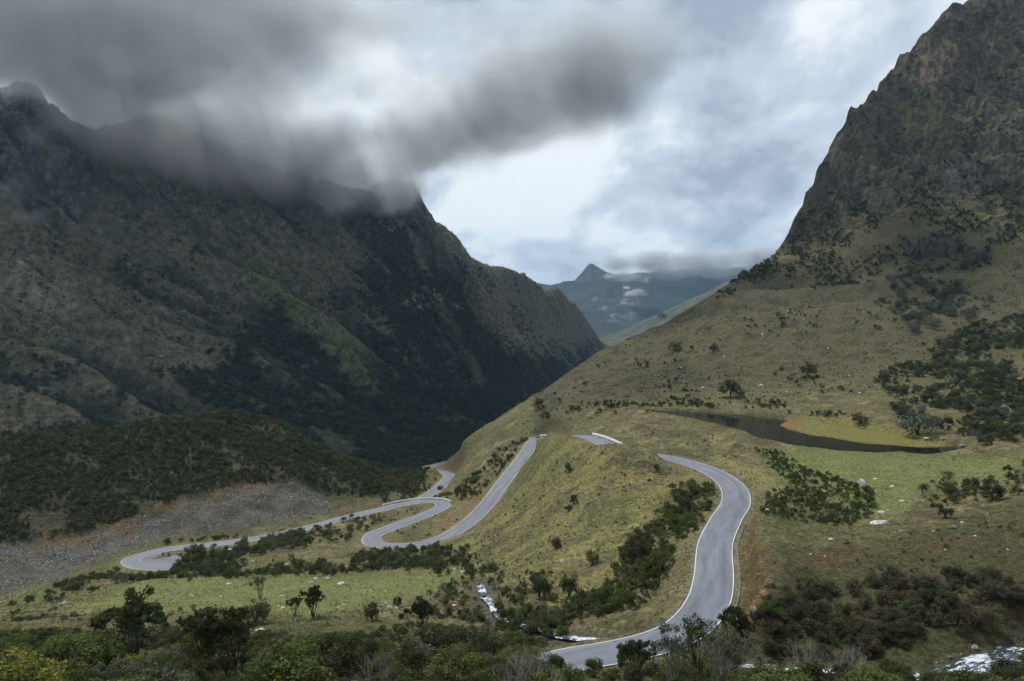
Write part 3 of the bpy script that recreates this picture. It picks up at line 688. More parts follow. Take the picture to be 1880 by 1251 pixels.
LEAF = {
 'dark':  leafy('dark shrub leaves', (0.022, 0.028, 0.015), (0.098, 0.108, 0.054)),
 'green': leafy('green shrub leaves', (0.036, 0.050, 0.016), (0.125, 0.150, 0.052)),
 'grey':  leafy('grey green leaves', (0.050, 0.058, 0.040), (0.160, 0.170, 0.120)),
 'silver':leafy('silvery tree leaves', (0.050, 0.060, 0.052), (0.150, 0.168, 0.150)),
 'brown': leafy('russet shrub leaves', (0.044, 0.037, 0.025), (0.140, 0.114, 0.080)),
 'yellow':leafy('yellow green leaves', (0.070, 0.080, 0.018), (0.220, 0.220, 0.060)),
 'olive': leafy('olive scrub leaves', (0.045, 0.042, 0.022), (0.125, 0.112, 0.060)),
 'forest':leafy('cloud forest leaves', (0.030, 0.043, 0.033), (0.080, 0.102, 0.072)),
 'grass': leafy('tussock blades', (0.055, 0.050, 0.022), (0.210, 0.180, 0.085), 0.3),
 'reed':  leafy('reed blades', (0.080, 0.052, 0.016), (0.230, 0.165, 0.055), 0.3),
 'twig':  leafy('grey dead twigs', (0.150, 0.140, 0.120), (0.380, 0.360, 0.320), 0.0),
}
M_BARK = plain('shrub bark', (0.060, 0.050, 0.040), 0.9, 0.1, 0.3, 6.0)
M_BARK_PALE = plain('pale bark', (0.210, 0.195, 0.170), 0.9, 0.1, 0.3, 6.0)
M_ROCK_WHITE = plain('pale granite', (0.470, 0.455, 0.430), 0.9, 0.15, 0.35, 1.6, bump=0.4)
M_ROCK_GREY = plain('weathered boulder', (0.200, 0.188, 0.165), 0.95, 0.1, 0.4, 1.4, bump=0.4)
M_ROCK_DARK = plain('dark cliff rock', (0.060, 0.055, 0.046), 0.9, 0.15, 0.5, 0.35, bump=0.5)
M_ROCK_RUST = plain('lichen rusted rock', (0.150, 0.108, 0.060), 0.95, 0.1, 0.45, 1.2, bump=0.5)
M_WHITE = plain('white road paint', (0.560, 0.560, 0.540), 0.7, 0.2, 0.18, 1.5)
M_BLACK = plain('black road paint', (0.022, 0.022, 0.024), 0.6, 0.3)
M_RAIL = plain('white painted rail', (0.800, 0.800, 0.780), 0.55, 0.3, 0.12, 1.0)
M_CONC = plain('gutter concrete', (0.120, 0.115, 0.104), 0.95, 0.1, 0.35, 0.9, bump=0.3)
M_SIGNBACK = plain('sign back metal', (0.075, 0.075, 0.080), 0.5, 0.4)

# ------------------------------------------------------------------ plant and stone shapes
def rnd_dirs(n, rng):
    v = rng.normal(size=(n, 3)); return v / (np.linalg.norm(v, axis=1)[:, None] + 1e-9)
def leaf_quads(c, nrm, size, rng, aspect=0.55):
    """one folded diamond per leaf: returns verts (4n,3), faces (n,4)"""
    n = len(c); a = np.cross(nrm, rnd_dirs(n, rng)); a /= (np.linalg.norm(a, axis=1)[:, None] + 1e-9); b = np.cross(nrm, a)
    s = np.asarray(size).reshape(-1, 1) * np.ones((n, 1))
    V_ = np.stack([c - a * s, c - b * s * aspect, c + a * s, c + b * s * aspect], 1).reshape(-1, 3)
    Fq = np.arange(4 * n).reshape(n, 4)
    return V_, Fq
def leaf_mesh(name, V_, Fq, tint, mat):
    me = fast_mesh(name, V_, Fq); at = me.attributes.new('tint', 'FLOAT', 'POINT')
    at.data.foreach_set('value', np.repeat(tint, len(V_) // len(tint)).astype(np.float32))
    me.materials.append(mat); return me
def crown_mesh(name, mat, seed, lobes, n, leaf, squash=0.8, wide=0.5, low=0.05, up=0.35, hollow=0.55, lobe=(0.17, 0.30)):
    """lumpy crown of unit height made of lobes of leaves"""
    rng = np.random.default_rng(seed)
    L = []
    for k in range(lobes):
        r = rng.uniform(*lobe)
        ang = rng.uniform(0, 6.283); rad = wide * math.sqrt(rng.uniform(0, 1)) * 0.72
        zc = low + r * squash + (1 - low - 2 * r * squash) * rng.uniform(0.05, 1.0) * (1 - 0.55 * (rad / wide) ** 2)
        L.append((rad * math.cos(ang), rad * math.sin(ang), zc, r))
    per = np.array([l[3] ** 2 for l in L]); per = np.maximum(6, (per / per.sum() * n)).astype(int)
    C, N_, T = [], [], []
    for (x0, y0, z0, r), m in zip(L, per):
        lob = rng.normal(0, 0.2)
        d = rnd_dirs(m, rng); d[:, 2] += 0.15
        rr = r * (hollow + (1.12 - hollow) * rng.random(m) ** 0.6)
        p = d * rr[:, None]; p[:, 2] *= squash
        C.append(np.array([x0, y0, z0]) + p); nn = d + 0.9 * rnd_dirs(m, rng); nn[:, 2] += up
        N_.append(nn / np.linalg.norm(nn, axis=1)[:, None])
        T.append(np.clip(rng.normal(0.42, 0.22, m) + lob, 0, 1))
    C = np.concatenate(C); N_ = np.concatenate(N_); T = np.concatenate(T)
    C[:, 2] = np.maximum(C[:, 2], 0.02)
    V_, Fq = leaf_quads(C, N_, leaf * rng.uniform(0.6, 1.25, len(C)), rng)
    return leaf_mesh(name, V_, Fq, T, mat)
def tube(V_, Fc, path, radii, sides=5):
    base = len(V_); path = [np.array(p, float) for p in path]
    for i, p in enumerate(path):
        t = path[min(i + 1, len(path) - 1)] - path[max(i - 1, 0)]; t = t / (np.linalg.norm(t) + 1e-9)
        a = np.cross(t, (0.31, 0.95, 0.07)); a /= (np.linalg.norm(a) + 1e-9); b_ = np.cross(t, a)
        for k in range(sides):
            th = 6.283 * k / sides; V_.append(p + radii[i] * (math.cos(th) * a + math.sin(th) * b_))
    for i in range(len(path) - 1):
        for k in range(sides):
            k2 = (k + 1) % sides
            Fc.append((base + i * sides + k, base + i * sides + k2, base + (i + 1) * sides + k2, base + (i + 1) * sides + k))
def simple_mesh(name, V_, Fc, mat, smooth=False):
    me = bpy.data.meshes.new(name); me.from_pydata([tuple(map(float, v)) for v in V_], [], Fc); me.update(); me.materials.append(mat)
    if smooth: me.polygons.foreach_set('use_smooth', [True] * len(me.polygons))
    return me
def branchy(seed, stems, spread, depth, r0=0.022, kink=0.12, sides=4, first=0.45):
    """multi-stemmed skeleton of unit height -> verts, faces, tips"""
    rng = np.random.default_rng(seed); V_, Fc, tips = [], [], []
    def grow(p, d, L, r, lev):
        q = [p]; n = 3 if lev < 2 else 2; cur = p.copy(); dd = d.copy()
        for k in range(n):
            dd = dd + kink * rng.normal(size=3); dd[2] += 0.10; dd /= np.linalg.norm(dd); cur = cur + dd * L / n; q.append(cur.copy())
        tube(V_, Fc, q, np.linspace(r, r * 0.55, n + 1), sides if lev < 2 else 3)
        if lev >= depth: tips.append((cur.copy(), dd.copy())); return
        for k in range(int(rng.integers(2, 4))):
            d2 = dd + rng.normal(0, 0.42, 3); d2[2] = max(d2[2], 0.05); d2 /= np.linalg.norm(d2)
            grow(cur, d2, L * rng.uniform(0.55, 0.78), r * 0.55, lev + 1)
    for s in range(stems):
        a = 6.283 * (s + rng.uniform(-.3, .3)) / stems; tl = spread * rng.uniform(0.25, 1.0)
        d = np.array([math.cos(a) * tl, math.sin(a) * tl, 1.0]); d /= np.linalg.norm(d)
        grow(np.array([0.02 * math.cos(a), 0.02 * math.sin(a), -0.03]), d, first * rng.uniform(0.8, 1.1), r0 * rng.uniform(0.7, 1.1), 0)
    zmax = max(t[0][2] for t in tips)
    V_ = [v / zmax for v in V_]; tips = [(t[0] / zmax, t[1]) for t in tips]
    return V_, Fc, tips
def tree_meshes(name, seed, mat, stems, spread, depth, leaves, leaf, clump=0.09, bark=None, low=0.35):
    V_, Fc, tips = branchy(seed, stems, spread, depth)
    rng = np.random.default_rng(seed + 1)
    tips = [t for t in tips if t[0][2] > low]
    m = max(4, leaves // max(1, len(tips))); C, N_, T = [], [], []
    for p, d in tips:
        o = rnd_dirs(m, rng) * (clump * rng.uniform(0.6, 1.3) * rng.random(m)[:, None] ** 0.5); o[:, 2] *= 0.7
        C.append(p + o); nn = rnd_dirs(m, rng) + np.array([0, 0, 0.6]); N_.append(nn / np.linalg.norm(nn, axis=1)[:, None])
        T.append(np.clip(rng.normal(0.45, 0.2, m) + rng.normal(0, 0.15), 0, 1))
    C = np.concatenate(C); N_ = np.concatenate(N_); T = np.concatenate(T)
    Vl, Fl = leaf_quads(C, N_, leaf * rng.uniform(0.6, 1.3, len(C)), rng)
    return simple_mesh(name + '_stem', V_, Fc, bark or M_BARK), leaf_mesh(name + '_crown', Vl, Fl, T, mat)
def stem_mesh(name, seed, n=5, h=0.6, bark=None):
    rng = np.random.default_rng(seed); V_, Fc = [], []
    for k in range(n):
        a = rng.uniform(0, 6.283); sp = rng.uniform(0.1, 0.45)
        tube(V_, Fc, [(0, 0, -0.06), (0.35 * sp * math.cos(a), 0.35 * sp * math.sin(a), h * 0.4), (sp * math.cos(a), sp * math.sin(a), h * rng.uniform(0.8, 1.2))], (0.022, 0.016, 0.006), 4)
    return simple_mesh(name, V_, Fc, bark or M_BARK)
SHRUB = {}     # kind -> list of (crown mesh, stem mesh), for shrubs seen large
FINE = {}
for kind in ('dark', 'green', 'grey', 'brown', 'yellow', 'silver'):
    SHRUB[kind] = []; FINE[kind] = []
    for v in range(3):
        sd = 1000 + 50 * v + 7 * len(SHRUB) + sum(map(ord, kind))
        SHRUB[kind].append((crown_mesh('shrub_crown', LEAF[kind], sd, 12 + v, 640, 0.055, 0.9, 0.55, 0.02, lobe=(0.12, 0.25)), stem_mesh('shrub_stem', sd + 5)))
        FINE[kind].append((crown_mesh('bush_crown', LEAF[kind], sd + 9, 26 + 4 * v, 3000, 0.031, 0.9, 0.62, 0.05, hollow=0.45, lobe=(0.08, 0.20)), stem_mesh('bush_stem', sd + 6, 9, 0.75)))
TREES = {
 'umbrella': [tree_meshes('umbrella', 300 + v, LEAF['dark'], 11, 0.85, 3, 8000, 0.026, 0.085, low=0.52) for v in range(2)],
 'upright':  [tree_meshes('upright', 320 + v, LEAF['dark'], 8, 0.48, 3, 4600, 0.026, 0.09, low=0.30) for v in range(2)],
 'wispy':    [tree_meshes('wispy', 340 + v, LEAF['grey'], 9, 0.62, 3, 3000, 0.018, 0.070, M_BARK_PALE, 0.22) for v in range(2)],
 'feather':  [tree_meshes('feather', 360 + v, LEAF['green'], 10, 0.55, 3, 3600, 0.019, 0.080, M_BARK, 0.15) for v in range(2)],
}
def dead_mesh(seed):
    V_, Fc, tips = branchy(seed, 13, 0.95, 4, 0.016, 0.16, 3, 0.34)
    me = simple_mesh('dead_branches', V_, Fc, LEAF['twig']); at = me.attributes.new('tint', 'FLOAT', 'POINT')
    at.data.foreach_set('value', np.random.default_rng(seed).random(len(V_)).astype(np.float32)); return me
DEAD = [dead_mesh(400), dead_mesh(407)]
def blade_mesh(name, mat, seed, n, lean, w):
    rng = np.random.default_rng(seed); V_ = []; Fq = []
    for k in range(n):
        a = rng.uniform(0, 6.283); r = rng.uniform(0, 0.28); h = rng.uniform(0.5, 1.0); l = lean * rng.uniform(0.3, 1.0); b = a + rng.normal(0, 0.9)
        p = np.array([r * math.cos(a), r * math.sin(a), -0.05]); s = np.array([-math.sin(b), math.cos(b), 0]) * w; t = np.array([l * math.cos(b), l * math.sin(b), h])
        i = len(V_); V_ += [p - s, p + s, p + t * 0.6 + s * 0.6, p + t]; Fq.append((i, i + 1, i + 2, i + 3))
    return leaf_mesh(name, np.array(V_), np.array(Fq), rng.random(n), mat)
def rock_mesh(name, seed, mat, sub=2, flat=0.75, jag=0.28):
    bm = bmesh.new(); bmesh.ops.create_icosphere(bm, subdivisions=sub, radius=1.0); rng = np.random.default_rng(seed)
    planes = [(d, rng.uniform(0.55, 0.9)) for d in rnd_dirs(9, rng)]
    sc = np.array([rng.uniform(0.8, 1.25), rng.uniform(0.7, 1.1), flat * rng.uniform(0.8, 1.1)])
    for v in bm.verts:
        p = np.array(v.co)
        for d, o in planes:
            e = p @ d - o
            if e > 0: p = p - d * e * 0.92
        p = p * (1 + jag * 0.25 * rng.normal()) * sc
        v.co = (p[0], p[1], p[2] + 0.28)
    me = bpy.data.meshes.new(name); bm.to_mesh(me); bm.free(); me.materials.append(mat); return me
ROCKS_W = [rock_mesh('boulder', 500 + k, M_ROCK_WHITE) for k in range(4)]
ROCKS_G = [rock_mesh('boulder', 520 + k, M_ROCK_GREY) for k in range(4)]

# ---- scatter helpers
_colstep = cols
def surf(i, j, a, b):
    """point on the land mesh inside cell (i, j)"""
    f = lambda A: (A[i, j] * (1 - a) + A[i + 1, j] * a) * (1 - b) + (A[i, j + 1] * (1 - a) + A[i + 1, j + 1] * a) * b
    return f(TX), f(TY), f(TZ)
CELL = np.abs(dXi * dYj - dYi * dXj)
CELL3 = nl.copy()
def place(px, row, dmin=60.0, dmax=16000.0):
    """first spot of land seen through a photo point, on the land mesh"""
    fi = float(np.interp(px, cols, np.arange(len(cols)))); i = min(int(fi), len(cols) - 2); a = fi - i
    r = TROW[i] * (1 - a) + TROW[i + 1] * a; yy = TY[i] * (1 - a) + TY[i + 1] * a; zz_ = TZ[i] * (1 - a) + TZ[i + 1] * a
    k = np.where((yy > dmin) & (r <= row))[0]
    j = int(k[0]) if len(k) else len(yy) - 1
    if j == 0 or yy[j - 1] < dmin: d, zc = yy[j], zz_[j]
    else:
        t = np.clip((r[j - 1] - row) / (r[j - 1] - r[j] + 1e-9), 0, 1); d = yy[j - 1] + (yy[j] - yy[j - 1]) * t; zc = zz_[j - 1] + (zz_[j] - zz_[j - 1]) * t
    return np.array([(px - CX) / F * d, d, zc])
def at_d(px, d):
    """spot of land straight under a line of sight column at a given distance"""
    fi = float(np.interp(px, cols, np.arange(len(cols)))); i = min(int(fi), len(cols) - 2); a = fi - i
    yy = TY[i] * (1 - a) + TY[i + 1] * a; zz_ = TZ[i] * (1 - a) + TZ[i + 1] * a
    return np.array([(px - CX) / F * d, d, float(np.interp(d, yy, zz_))])
def scatter(poly, drange, density, rng, clump=None, need_vis=True, avoid_road=5.0, three=False, soft=6.0, avoid_water=2.0, extra=None, cap=60000):
    """random spots over the land inside a patch; density per square metre"""
    px, row = TM['px'], TROW
    w = poly_soft(px, row, poly, soft) if poly is not None else ((px > -150) & (px < 2030)).astype(float)
    w = w * ((TY > drange[0]) & (TY < drange[1]))
    if need_vis: w = w * VIS
    w = w * (TM['dr'] > avoid_road) * (TM['dv'] > avoid_water) * (TM['lake'] < 0.05)
    if clump is not None:
        sc, lo, hi, sd = clump; k = w > 0
        nn = np.zeros_like(w); nn[k] = sstep(lo, hi, fbm(TX[k] / sc, TY[k] / sc, sd, 3)); w = w * nn
    if extra is not None: w = w * extra
    w = w * (CELL3 if three else CELL); w[-1] = 0; w[:, -1] = 0
    tot = w.sum(); n = min(cap, rng.poisson(tot * density))
    if n == 0: return np.zeros((0, 3))
    cs = np.cumsum(w.ravel()); k = np.searchsorted(cs, rng.random(n) * cs[-1]); i, j = np.unravel_index(np.minimum(k, w.size - 1), w.shape)
    i = np.minimum(i, w.shape[0] - 2); j = np.minimum(j, w.shape[1] - 2)
    x, y, z = surf(i, j, rng.random(n), rng.random(n))
    return np.stack([x, y, z], 1)
ASSET = bpy.data.collections.new('plant_and_stone_shapes')       # source shapes for ground cover; not part of the scene
def gn_stuff(name, pts, scales, meshes, rng, label, cat, tilt=0.15, flat=None):
    """uncountable cover: the given shapes set on the given spots, one object"""
    co = bpy.data.collections.new(name + '_shapes')
    for me in meshes: co.objects.link(bpy.data.objects.new(name + '_shape', me))
    n = len(pts); me = bpy.data.meshes.new(name); me.vertices.add(n); me.vertices.foreach_set('co', pts.astype(np.float32).ravel())
    a = me.attributes.new('siz', 'FLOAT_VECTOR', 'POINT')
    s3 = np.repeat(np.asarray(scales).reshape(-1, 1), 3, 1) * (np.array([1, 1, 1]) if flat is None else flat) * rng.uniform(0.85, 1.15, (n, 3))
    a.data.foreach_set('vector', s3.astype(np.float32).ravel())
    a = me.attributes.new('turn', 'FLOAT_VECTOR', 'POINT')
    a.data.foreach_set('vector', np.stack([rng.normal(0, tilt, n), rng.normal(0, tilt, n), rng.uniform(0, 6.283, n)], 1).astype(np.float32).ravel())
    a = me.attributes.new('pick', 'INT', 'POINT'); a.data.foreach_set('value', rng.integers(0, len(meshes), n).astype(np.int32))
    o = bpy.data.objects.new(name, me); COL.objects.link(o)
    g = bpy.data.node_groups.new(name + '_spread', 'GeometryNodeTree')
    g.interface.new_socket('Geometry', in_out='INPUT', socket_type='NodeSocketGeometry'); g.interface.new_socket('Geometry', in_out='OUTPUT', socket_type='NodeSocketGeometry')
    gi = g.nodes.new('NodeGroupInput'); go = g.nodes.new('NodeGroupOutput'); mp = g.nodes.new('GeometryNodeMeshToPoints'); ip = g.nodes.new('GeometryNodeInstanceOnPoints')
    ci = g.nodes.new('GeometryNodeCollectionInfo'); ci.inputs['Collection'].default_value = co; ci.inputs['Separate Children'].default_value = True; ci.inputs['Reset Children'].default_value = True
    def named(nm, typ):
        nd = g.nodes.new('GeometryNodeInputNamedAttribute'); nd.data_type = typ; nd.inputs[0].default_value = nm; return nd.outputs[0]
    e2r = g.nodes.new('FunctionNodeEulerToRotation'); g.links.new(named('turn', 'FLOAT_VECTOR'), e2r.inputs[0])
    g.links.new(gi.outputs[0], mp.inputs[0]); g.links.new(mp.outputs[0], ip.inputs['Points']); g.links.new(ci.outputs[0], ip.inputs['Instance'])
    ip.inputs['Pick Instance'].default_value = True
    g.links.new(named('pick', 'INT'), ip.inputs['Instance Index']); g.links.new(e2r.outputs[0], ip.inputs['Rotation']); g.links.new(named('siz', 'FLOAT_VECTOR'), ip.inputs['Scale'])
    g.links.new(ip.outputs[0], go.inputs[0])
    md = o.modifiers.new('spread', 'NODES'); md.node_group = g
    return tag(o, label, cat, kind='stuff')
# ------------------------------------------------------------------ road, gutter, water
def frame_of(A):
    T = np.gradient(A[:, :2], axis=0); T /= (np.linalg.norm(T, axis=1)[:, None] + 1e-9)
    return T, np.stack([T[:, 1], -T[:, 0]], 1)            # tangent, right-hand side
def ribbon(name, A, offs, dz, mat, parent=None, a=0, b=None, uv=False, zfun=None):
    A = A[a:b]; T, N_ = frame_of(A); V_ = []; n = len(offs)
    for p, q in zip(A, N_):
        for k, o in enumerate(offs): V_.append((p[0] + q[0] * o, p[1] + q[1] * o, p[2] + (dz[k] if hasattr(dz, '__len__') else dz)))
    Fc = [(i * n + k, i * n + k + 1, (i + 1) * n + k + 1, (i + 1) * n + k) for i in range(len(A) - 1) for k in range(n - 1)]
    Fc = [f[::-1] for f in Fc]
    o = mesh_obj(name, V_, Fc, mat, parent, True)
    if uv:
        s = np.concatenate([[0], np.cumsum(np.linalg.norm(np.diff(A, axis=0), axis=1))])
        at = o.data.attributes.new('lane', 'FLOAT_VECTOR', 'POINT')
        at.data.foreach_set('vector', np.array([(offs[k], s[i], 0) for i in range(len(A)) for k in range(n)], np.float32).ravel())
    return o
M_ROAD = bpy.data.materials.new('worn asphalt'); M_ROAD.use_nodes = True; nodes_of(M_ROAD.node_tree); b = NB(M_ROAD.node_tree)
la = b.node('ShaderNodeAttribute', attribute_name='lane'); sp = b.node('ShaderNodeSeparateXYZ'); b.l.new(la.outputs['Vector'], sp.inputs[0])
st = b.node('ShaderNodeMapping'); b.l.new(la.outputs['Vector'], st.inputs[0]); st.inputs['Scale'].default_value = (1.0, 0.12, 1.0)
n_l = b.noise(st.outputs[0], 0.9, 5.0, 0.6); n_f = b.noise(la.outputs['Vector'], 6.0, 4.0, 0.65)
wob = b.math('MULTIPLY', b.math('SUBTRACT', b.noise(st.outputs[0], 0.5, 2.0, 0.5), 0.5), 0.9)
across = b.math('ADD', sp.outputs[0], wob)
seam = b.ramp(b.math('ABSOLUTE', across), 0.05, 0.16, 1.0, 0.0)
track = b.ramp(b.math('ABSOLUTE', b.math('SUBTRACT', b.math('ABSOLUTE', sp.outputs[0]), 1.55)), 0.15, 0.8, 1.0, 0.0)
pat = b.node('ShaderNodeTexVoronoi'); b.l.new(st.outputs[0], pat.inputs['Vector']); pat.inputs['Scale'].default_value = 0.45; psep = b.node('ShaderNodeSeparateColor'); b.l.new(pat.outputs['Color'], psep.inputs[0])
val = b.math('MULTIPLY', b.math('MULTIPLY', b.ramp(n_l, 0.3, 0.7, 0.80, 1.16), b.ramp(psep.outputs[0], 0.70, 0.74, 1.0, 0.86)), b.ramp(n_f, 0.3, 0.7, 0.93, 1.07))
c = b.mix(b.math('MULTIPLY', track, 0.45), (0.142, 0.156, 0.186), (0.100, 0.111, 0.134))
c = b.mix(b.math('MULTIPLY', seam, 0.30), c, (0.100, 0.102, 0.108))
c = b.mix(b.math('MULTIPLY', b.ramp(b.math('ABSOLUTE', sp.outputs[0]), 2.6, 3.2, 0.0, 1.0), b.ramp(n_l, 0.4, 0.65, 0.0, 0.55)), c, (0.21, 0.17, 0.12))
bs = b.node('ShaderNodeBsdfPrincipled'); b.l.new(b.vmath('SCALE', c, val), bs.inputs['Base Color']); bs.inputs['Roughness'].default_value = 0.62; bs.inputs['Specular IOR Level'].default_value = 0.35
o_ = b.node('ShaderNodeOutputMaterial'); b.l.new(bs.outputs[0], o_.inputs[0])
HALF = 3.15
OFFS = list(np.linspace(-HALF, HALF, 7)); CAMB = [-0.05, -0.02, 0.0, 0.01, 0.0, -0.02, -0.05]
for A, nm in ((ROAD, 'road'), (LOW_ROAD, 'road')):
    r = ribbon(nm, A, OFFS, [0.02 + c_ for c_ in CAMB], M_ROAD, uv=True); r['kind'] = 'structure'
    for s in (-1, 1):
        e = ribbon('edge_line', A, [s * (HALF - 0.20), s * (HALF - 0.06)] if s > 0 else [-(HALF - 0.06), -(HALF - 0.20)], [0.005 - 0.02 + 0.028, 0.005 - 0.045 + 0.045], M_WHITE, r)
for i0_, i1_ in APRON:
    seg = ROAD[i0_:i1_ + 1]; n_ = len(seg); V_, Fc, L_ = [], [], []
    for k in range(n_ // 2):
        for q in (seg[k], seg[n_ - 1 - k]): V_.append((q[0], q[1], q[2] + 0.012)); L_.append((1.2, q[1], 0))
    for k in range(n_ // 2 - 1): Fc.append((2 * k, 2 * k + 1, 2 * k + 3, 2 * k + 2))
    o_ = mesh_obj('road_apron', V_, Fc, M_ROAD); o_['kind'] = 'structure'
    at = o_.data.attributes.new('lane', 'FLOAT_VECTOR', 'POINT'); at.data.foreach_set('vector', np.array(L_, np.float32).ravel())
def nearest_s(A, px, row):
    """index of the centre-line point that shows nearest to a photo point"""
    q = np.stack([CX + F * A[:, 0] / A[:, 1], HY - F * A[:, 2] / A[:, 1]], 1); return int(np.argmin(np.hypot(q[:, 0] - px, q[:, 1] - row)))
i0, i1 = nearest_s(ROAD, 1290, 1125), nearest_s(ROAD, 1332, 955)
gut = ribbon('gutter', ROAD, [HALF + 0.02, HALF + 0.18, HALF + 0.55, HALF + 0.72, HALF + 0.95], [-0.02, -0.26, -0.28, 0.06, 0.05], M_CONC, a=i0, b=i1); gut['kind'] = 'structure'

M_FOAM = bpy.data.materials.new('rushing water'); M_FOAM.use_nodes = True; nodes_of(M_FOAM.node_tree); b = NB(M_FOAM.node_tree)
la = b.node('ShaderNodeAttribute', attribute_name='lane'); mp = b.node('ShaderNodeMapping'); b.l.new(la.outputs['Vector'], mp.inputs[0]); mp.inputs['Scale'].default_value = (1.5, 0.5, 1)
f1 = b.noise(mp.outputs[0], 1.3, 5.0, 0.65, 0.8); f2 = b.noise(la.outputs['Vector'], 0.16, 2.0, 0.5)
fo = b.ramp(b.math('ADD', f1, b.math('MULTIPLY', b.math('SUBTRACT', f2, 0.5), 0.9)), 0.47, 0.60)
c = b.mix(fo, (0.030, 0.045, 0.050), (0.50, 0.55, 0.60))
bs = b.node('ShaderNodeBsdfPrincipled'); b.l.new(c, bs.inputs['Base Color']); b.l.new(b.ramp(fo, 0.0, 1.0, 0.12, 0.75), bs.inputs['Roughness'])
bp = b.node('ShaderNodeBump'); bp.inputs['Strength'].default_value = 0.6; b.l.new(f1, bp.inputs['Height']); b.l.new(bp.outputs[0], bs.inputs['Normal'])
o_ = b.node('ShaderNodeOutputMaterial'); b.l.new(bs.outputs[0], o_.inputs[0])
def stream(name, A):
    rng = np.random.default_rng(90); T, N_ = frame_of(A); V_, L = [], []; K = 9
    wid = 0.42 + 0.35 * gnoise(np.arange(len(A)) / 7.0, np.zeros(len(A)), 5) + 1.5 * ((A[:, 0] > 45) & (A[:, 0] < 62))
    s = np.concatenate([[0], np.cumsum(np.linalg.norm(np.diff(A, axis=0), axis=1))])
    for i, (p, q) in enumerate(zip(A, N_)):
        for k in range(K):
            o = (k / (K - 1) * 2 - 1) * (wid[i] + 0.35)
            V_.append((p[0] + q[0] * o, p[1] + q[1] * o, p[2] - 0.32 + 0.10 * rng.normal() * (abs(o) < 2) + 0.12 * math.sin(s[i] * 1.1))); L.append((o, s[i], 0))
    Fc = [(i * K + k + 1, i * K + k, (i + 1) * K + k, (i + 1) * K + k + 1)[::-1] for i in range(len(A) - 1) for k in range(K - 1)]
    o = mesh_obj(name, V_, Fc, M_FOAM, None, True); at = o.data.attributes.new('lane', 'FLOAT_VECTOR', 'POINT'); at.data.foreach_set('vector', np.array(L, np.float32).ravel())
    o['kind'] = 'structure'
# the stream dips through a culvert under the near road: two open reaches
_dr, _ = near_path(RIVER[:, 0], RIVER[:, 1], ROAD, 16.0)
cut = int(np.argmin(_dr)); lo = cut; hi = cut
while lo > 0 and _dr[lo] < 5.0: lo -= 1
while hi < len(_dr) - 1 and _dr[hi] < 5.0: hi += 1
stream('stream', RIVER[:lo]); stream('stream', RIVER[hi:])

M_LAKE = bpy.data.materials.new('still dark water'); M_LAKE.use_nodes = True; nodes_of(M_LAKE.node_tree); b = NB(M_LAKE.node_tree)
g_ = b.node('ShaderNodeNewGeometry'); n_ = b.noise(g_.outputs['Position'], 0.8, 3.0, 0.5)
bs = b.node('ShaderNodeBsdfPrincipled'); bs.inputs['Base Color'].default_value = (0.006, 0.006, 0.005, 1); bs.inputs['Specular IOR Level'].default_value = 0.28; bs.inputs['Roughness'].default_value = 0.10; bs.inputs['IOR'].default_value = 1.33
bp = b.node('ShaderNodeBump'); bp.inputs['Strength'].default_value = 0.06; b.l.new(n_, bp.inputs['Height']); b.l.new(bp.outputs[0], bs.inputs['Normal'])
o_ = b.node('ShaderNodeOutputMaterial'); b.l.new(bs.outputs[0], o_.inputs[0])
cxy = np.mean(LAKE_XY, axis=0)
lake_v = [(x + 2.0 * np.sign(x - cxy[0]), y + 2.0 * np.sign(y - cxy[1]), LAKE_Z) for x, y in LAKE_XY]
lake = mesh_obj('lake', lake_v, [tuple(range(len(lake_v)))[::-1]], M_LAKE); lake['kind'] = 'structure'

# ------------------------------------------------------------------ roadside things
def empty(name, loc, rz=0.0, label=None, cat=None, group=None):
    o = bpy.data.objects.new(name, None); COL.objects.link(o); o.location = tuple(map(float, loc)); o.rotation_euler = (0, 0, rz); o.empty_display_size = 0.3
    return tag(o, label, cat, group)
def box(V_, Fc, c, s):
    i = len(V_); x, y, z = c; a, b_, h = s[0] / 2, s[1] / 2, s[2] / 2
    V_ += [(x + sx * a, y + sy * b_, z + sz * h) for sx in (-1, 1) for sy in (-1, 1) for sz in (-1, 1)]
    Fc += [(i, i + 1, i + 3, i + 2), (i + 4, i + 6, i + 7, i + 5), (i, i + 4, i + 5, i + 1), (i + 2, i + 3, i + 7, i + 6), (i, i + 2, i + 6, i + 4), (i + 1, i + 5, i + 7, i + 3)]
def cyl(z0, z1, r, n=10, r1=None):
    r1 = r if r1 is None else r1
    V_ = [(r * math.cos(6.2832 * k / n), r * math.sin(6.2832 * k / n), z0) for k in range(n)] + [(r1 * math.cos(6.2832 * k / n), r1 * math.sin(6.2832 * k / n), z1) for k in range(n)]
    Fc = [(k, (k + 1) % n, n + (k + 1) % n, n + k) for k in range(n)] + [tuple(range(n))[::-1], tuple(range(n, 2 * n))]
    return V_, Fc
_segw = simple_mesh('white_band', *cyl(0, 1, 0.075), M_WHITE); _segb = simple_mesh('black_band', *cyl(0, 1, 0.075), M_BLACK)
_cap = simple_mesh('cap', *cyl(0, 0.06, 0.085, 10, 0.05), M_WHITE)
def kid(name, me, parent, loc=(0, 0, 0), rot=(0, 0, 0), scale=(1, 1, 1)):
    o = bpy.data.objects.new(name, me); COL.objects.link(o); o.parent = parent; o.location = loc; o.rotation_euler = rot; o.scale = scale; return o
def diamond_plate(s, mat, name):
    V_, Fc = [], []; box(V_, Fc, (0, 0, 0), (s, 0.03, s)); return simple_mesh(name, V_, Fc, mat)
_plate_dark = diamond_plate(0.62, M_SIGNBACK, 'sign_plate'); _plate_white = diamond_plate(0.62, M_WHITE, 'sign_plate')
KEEP = []
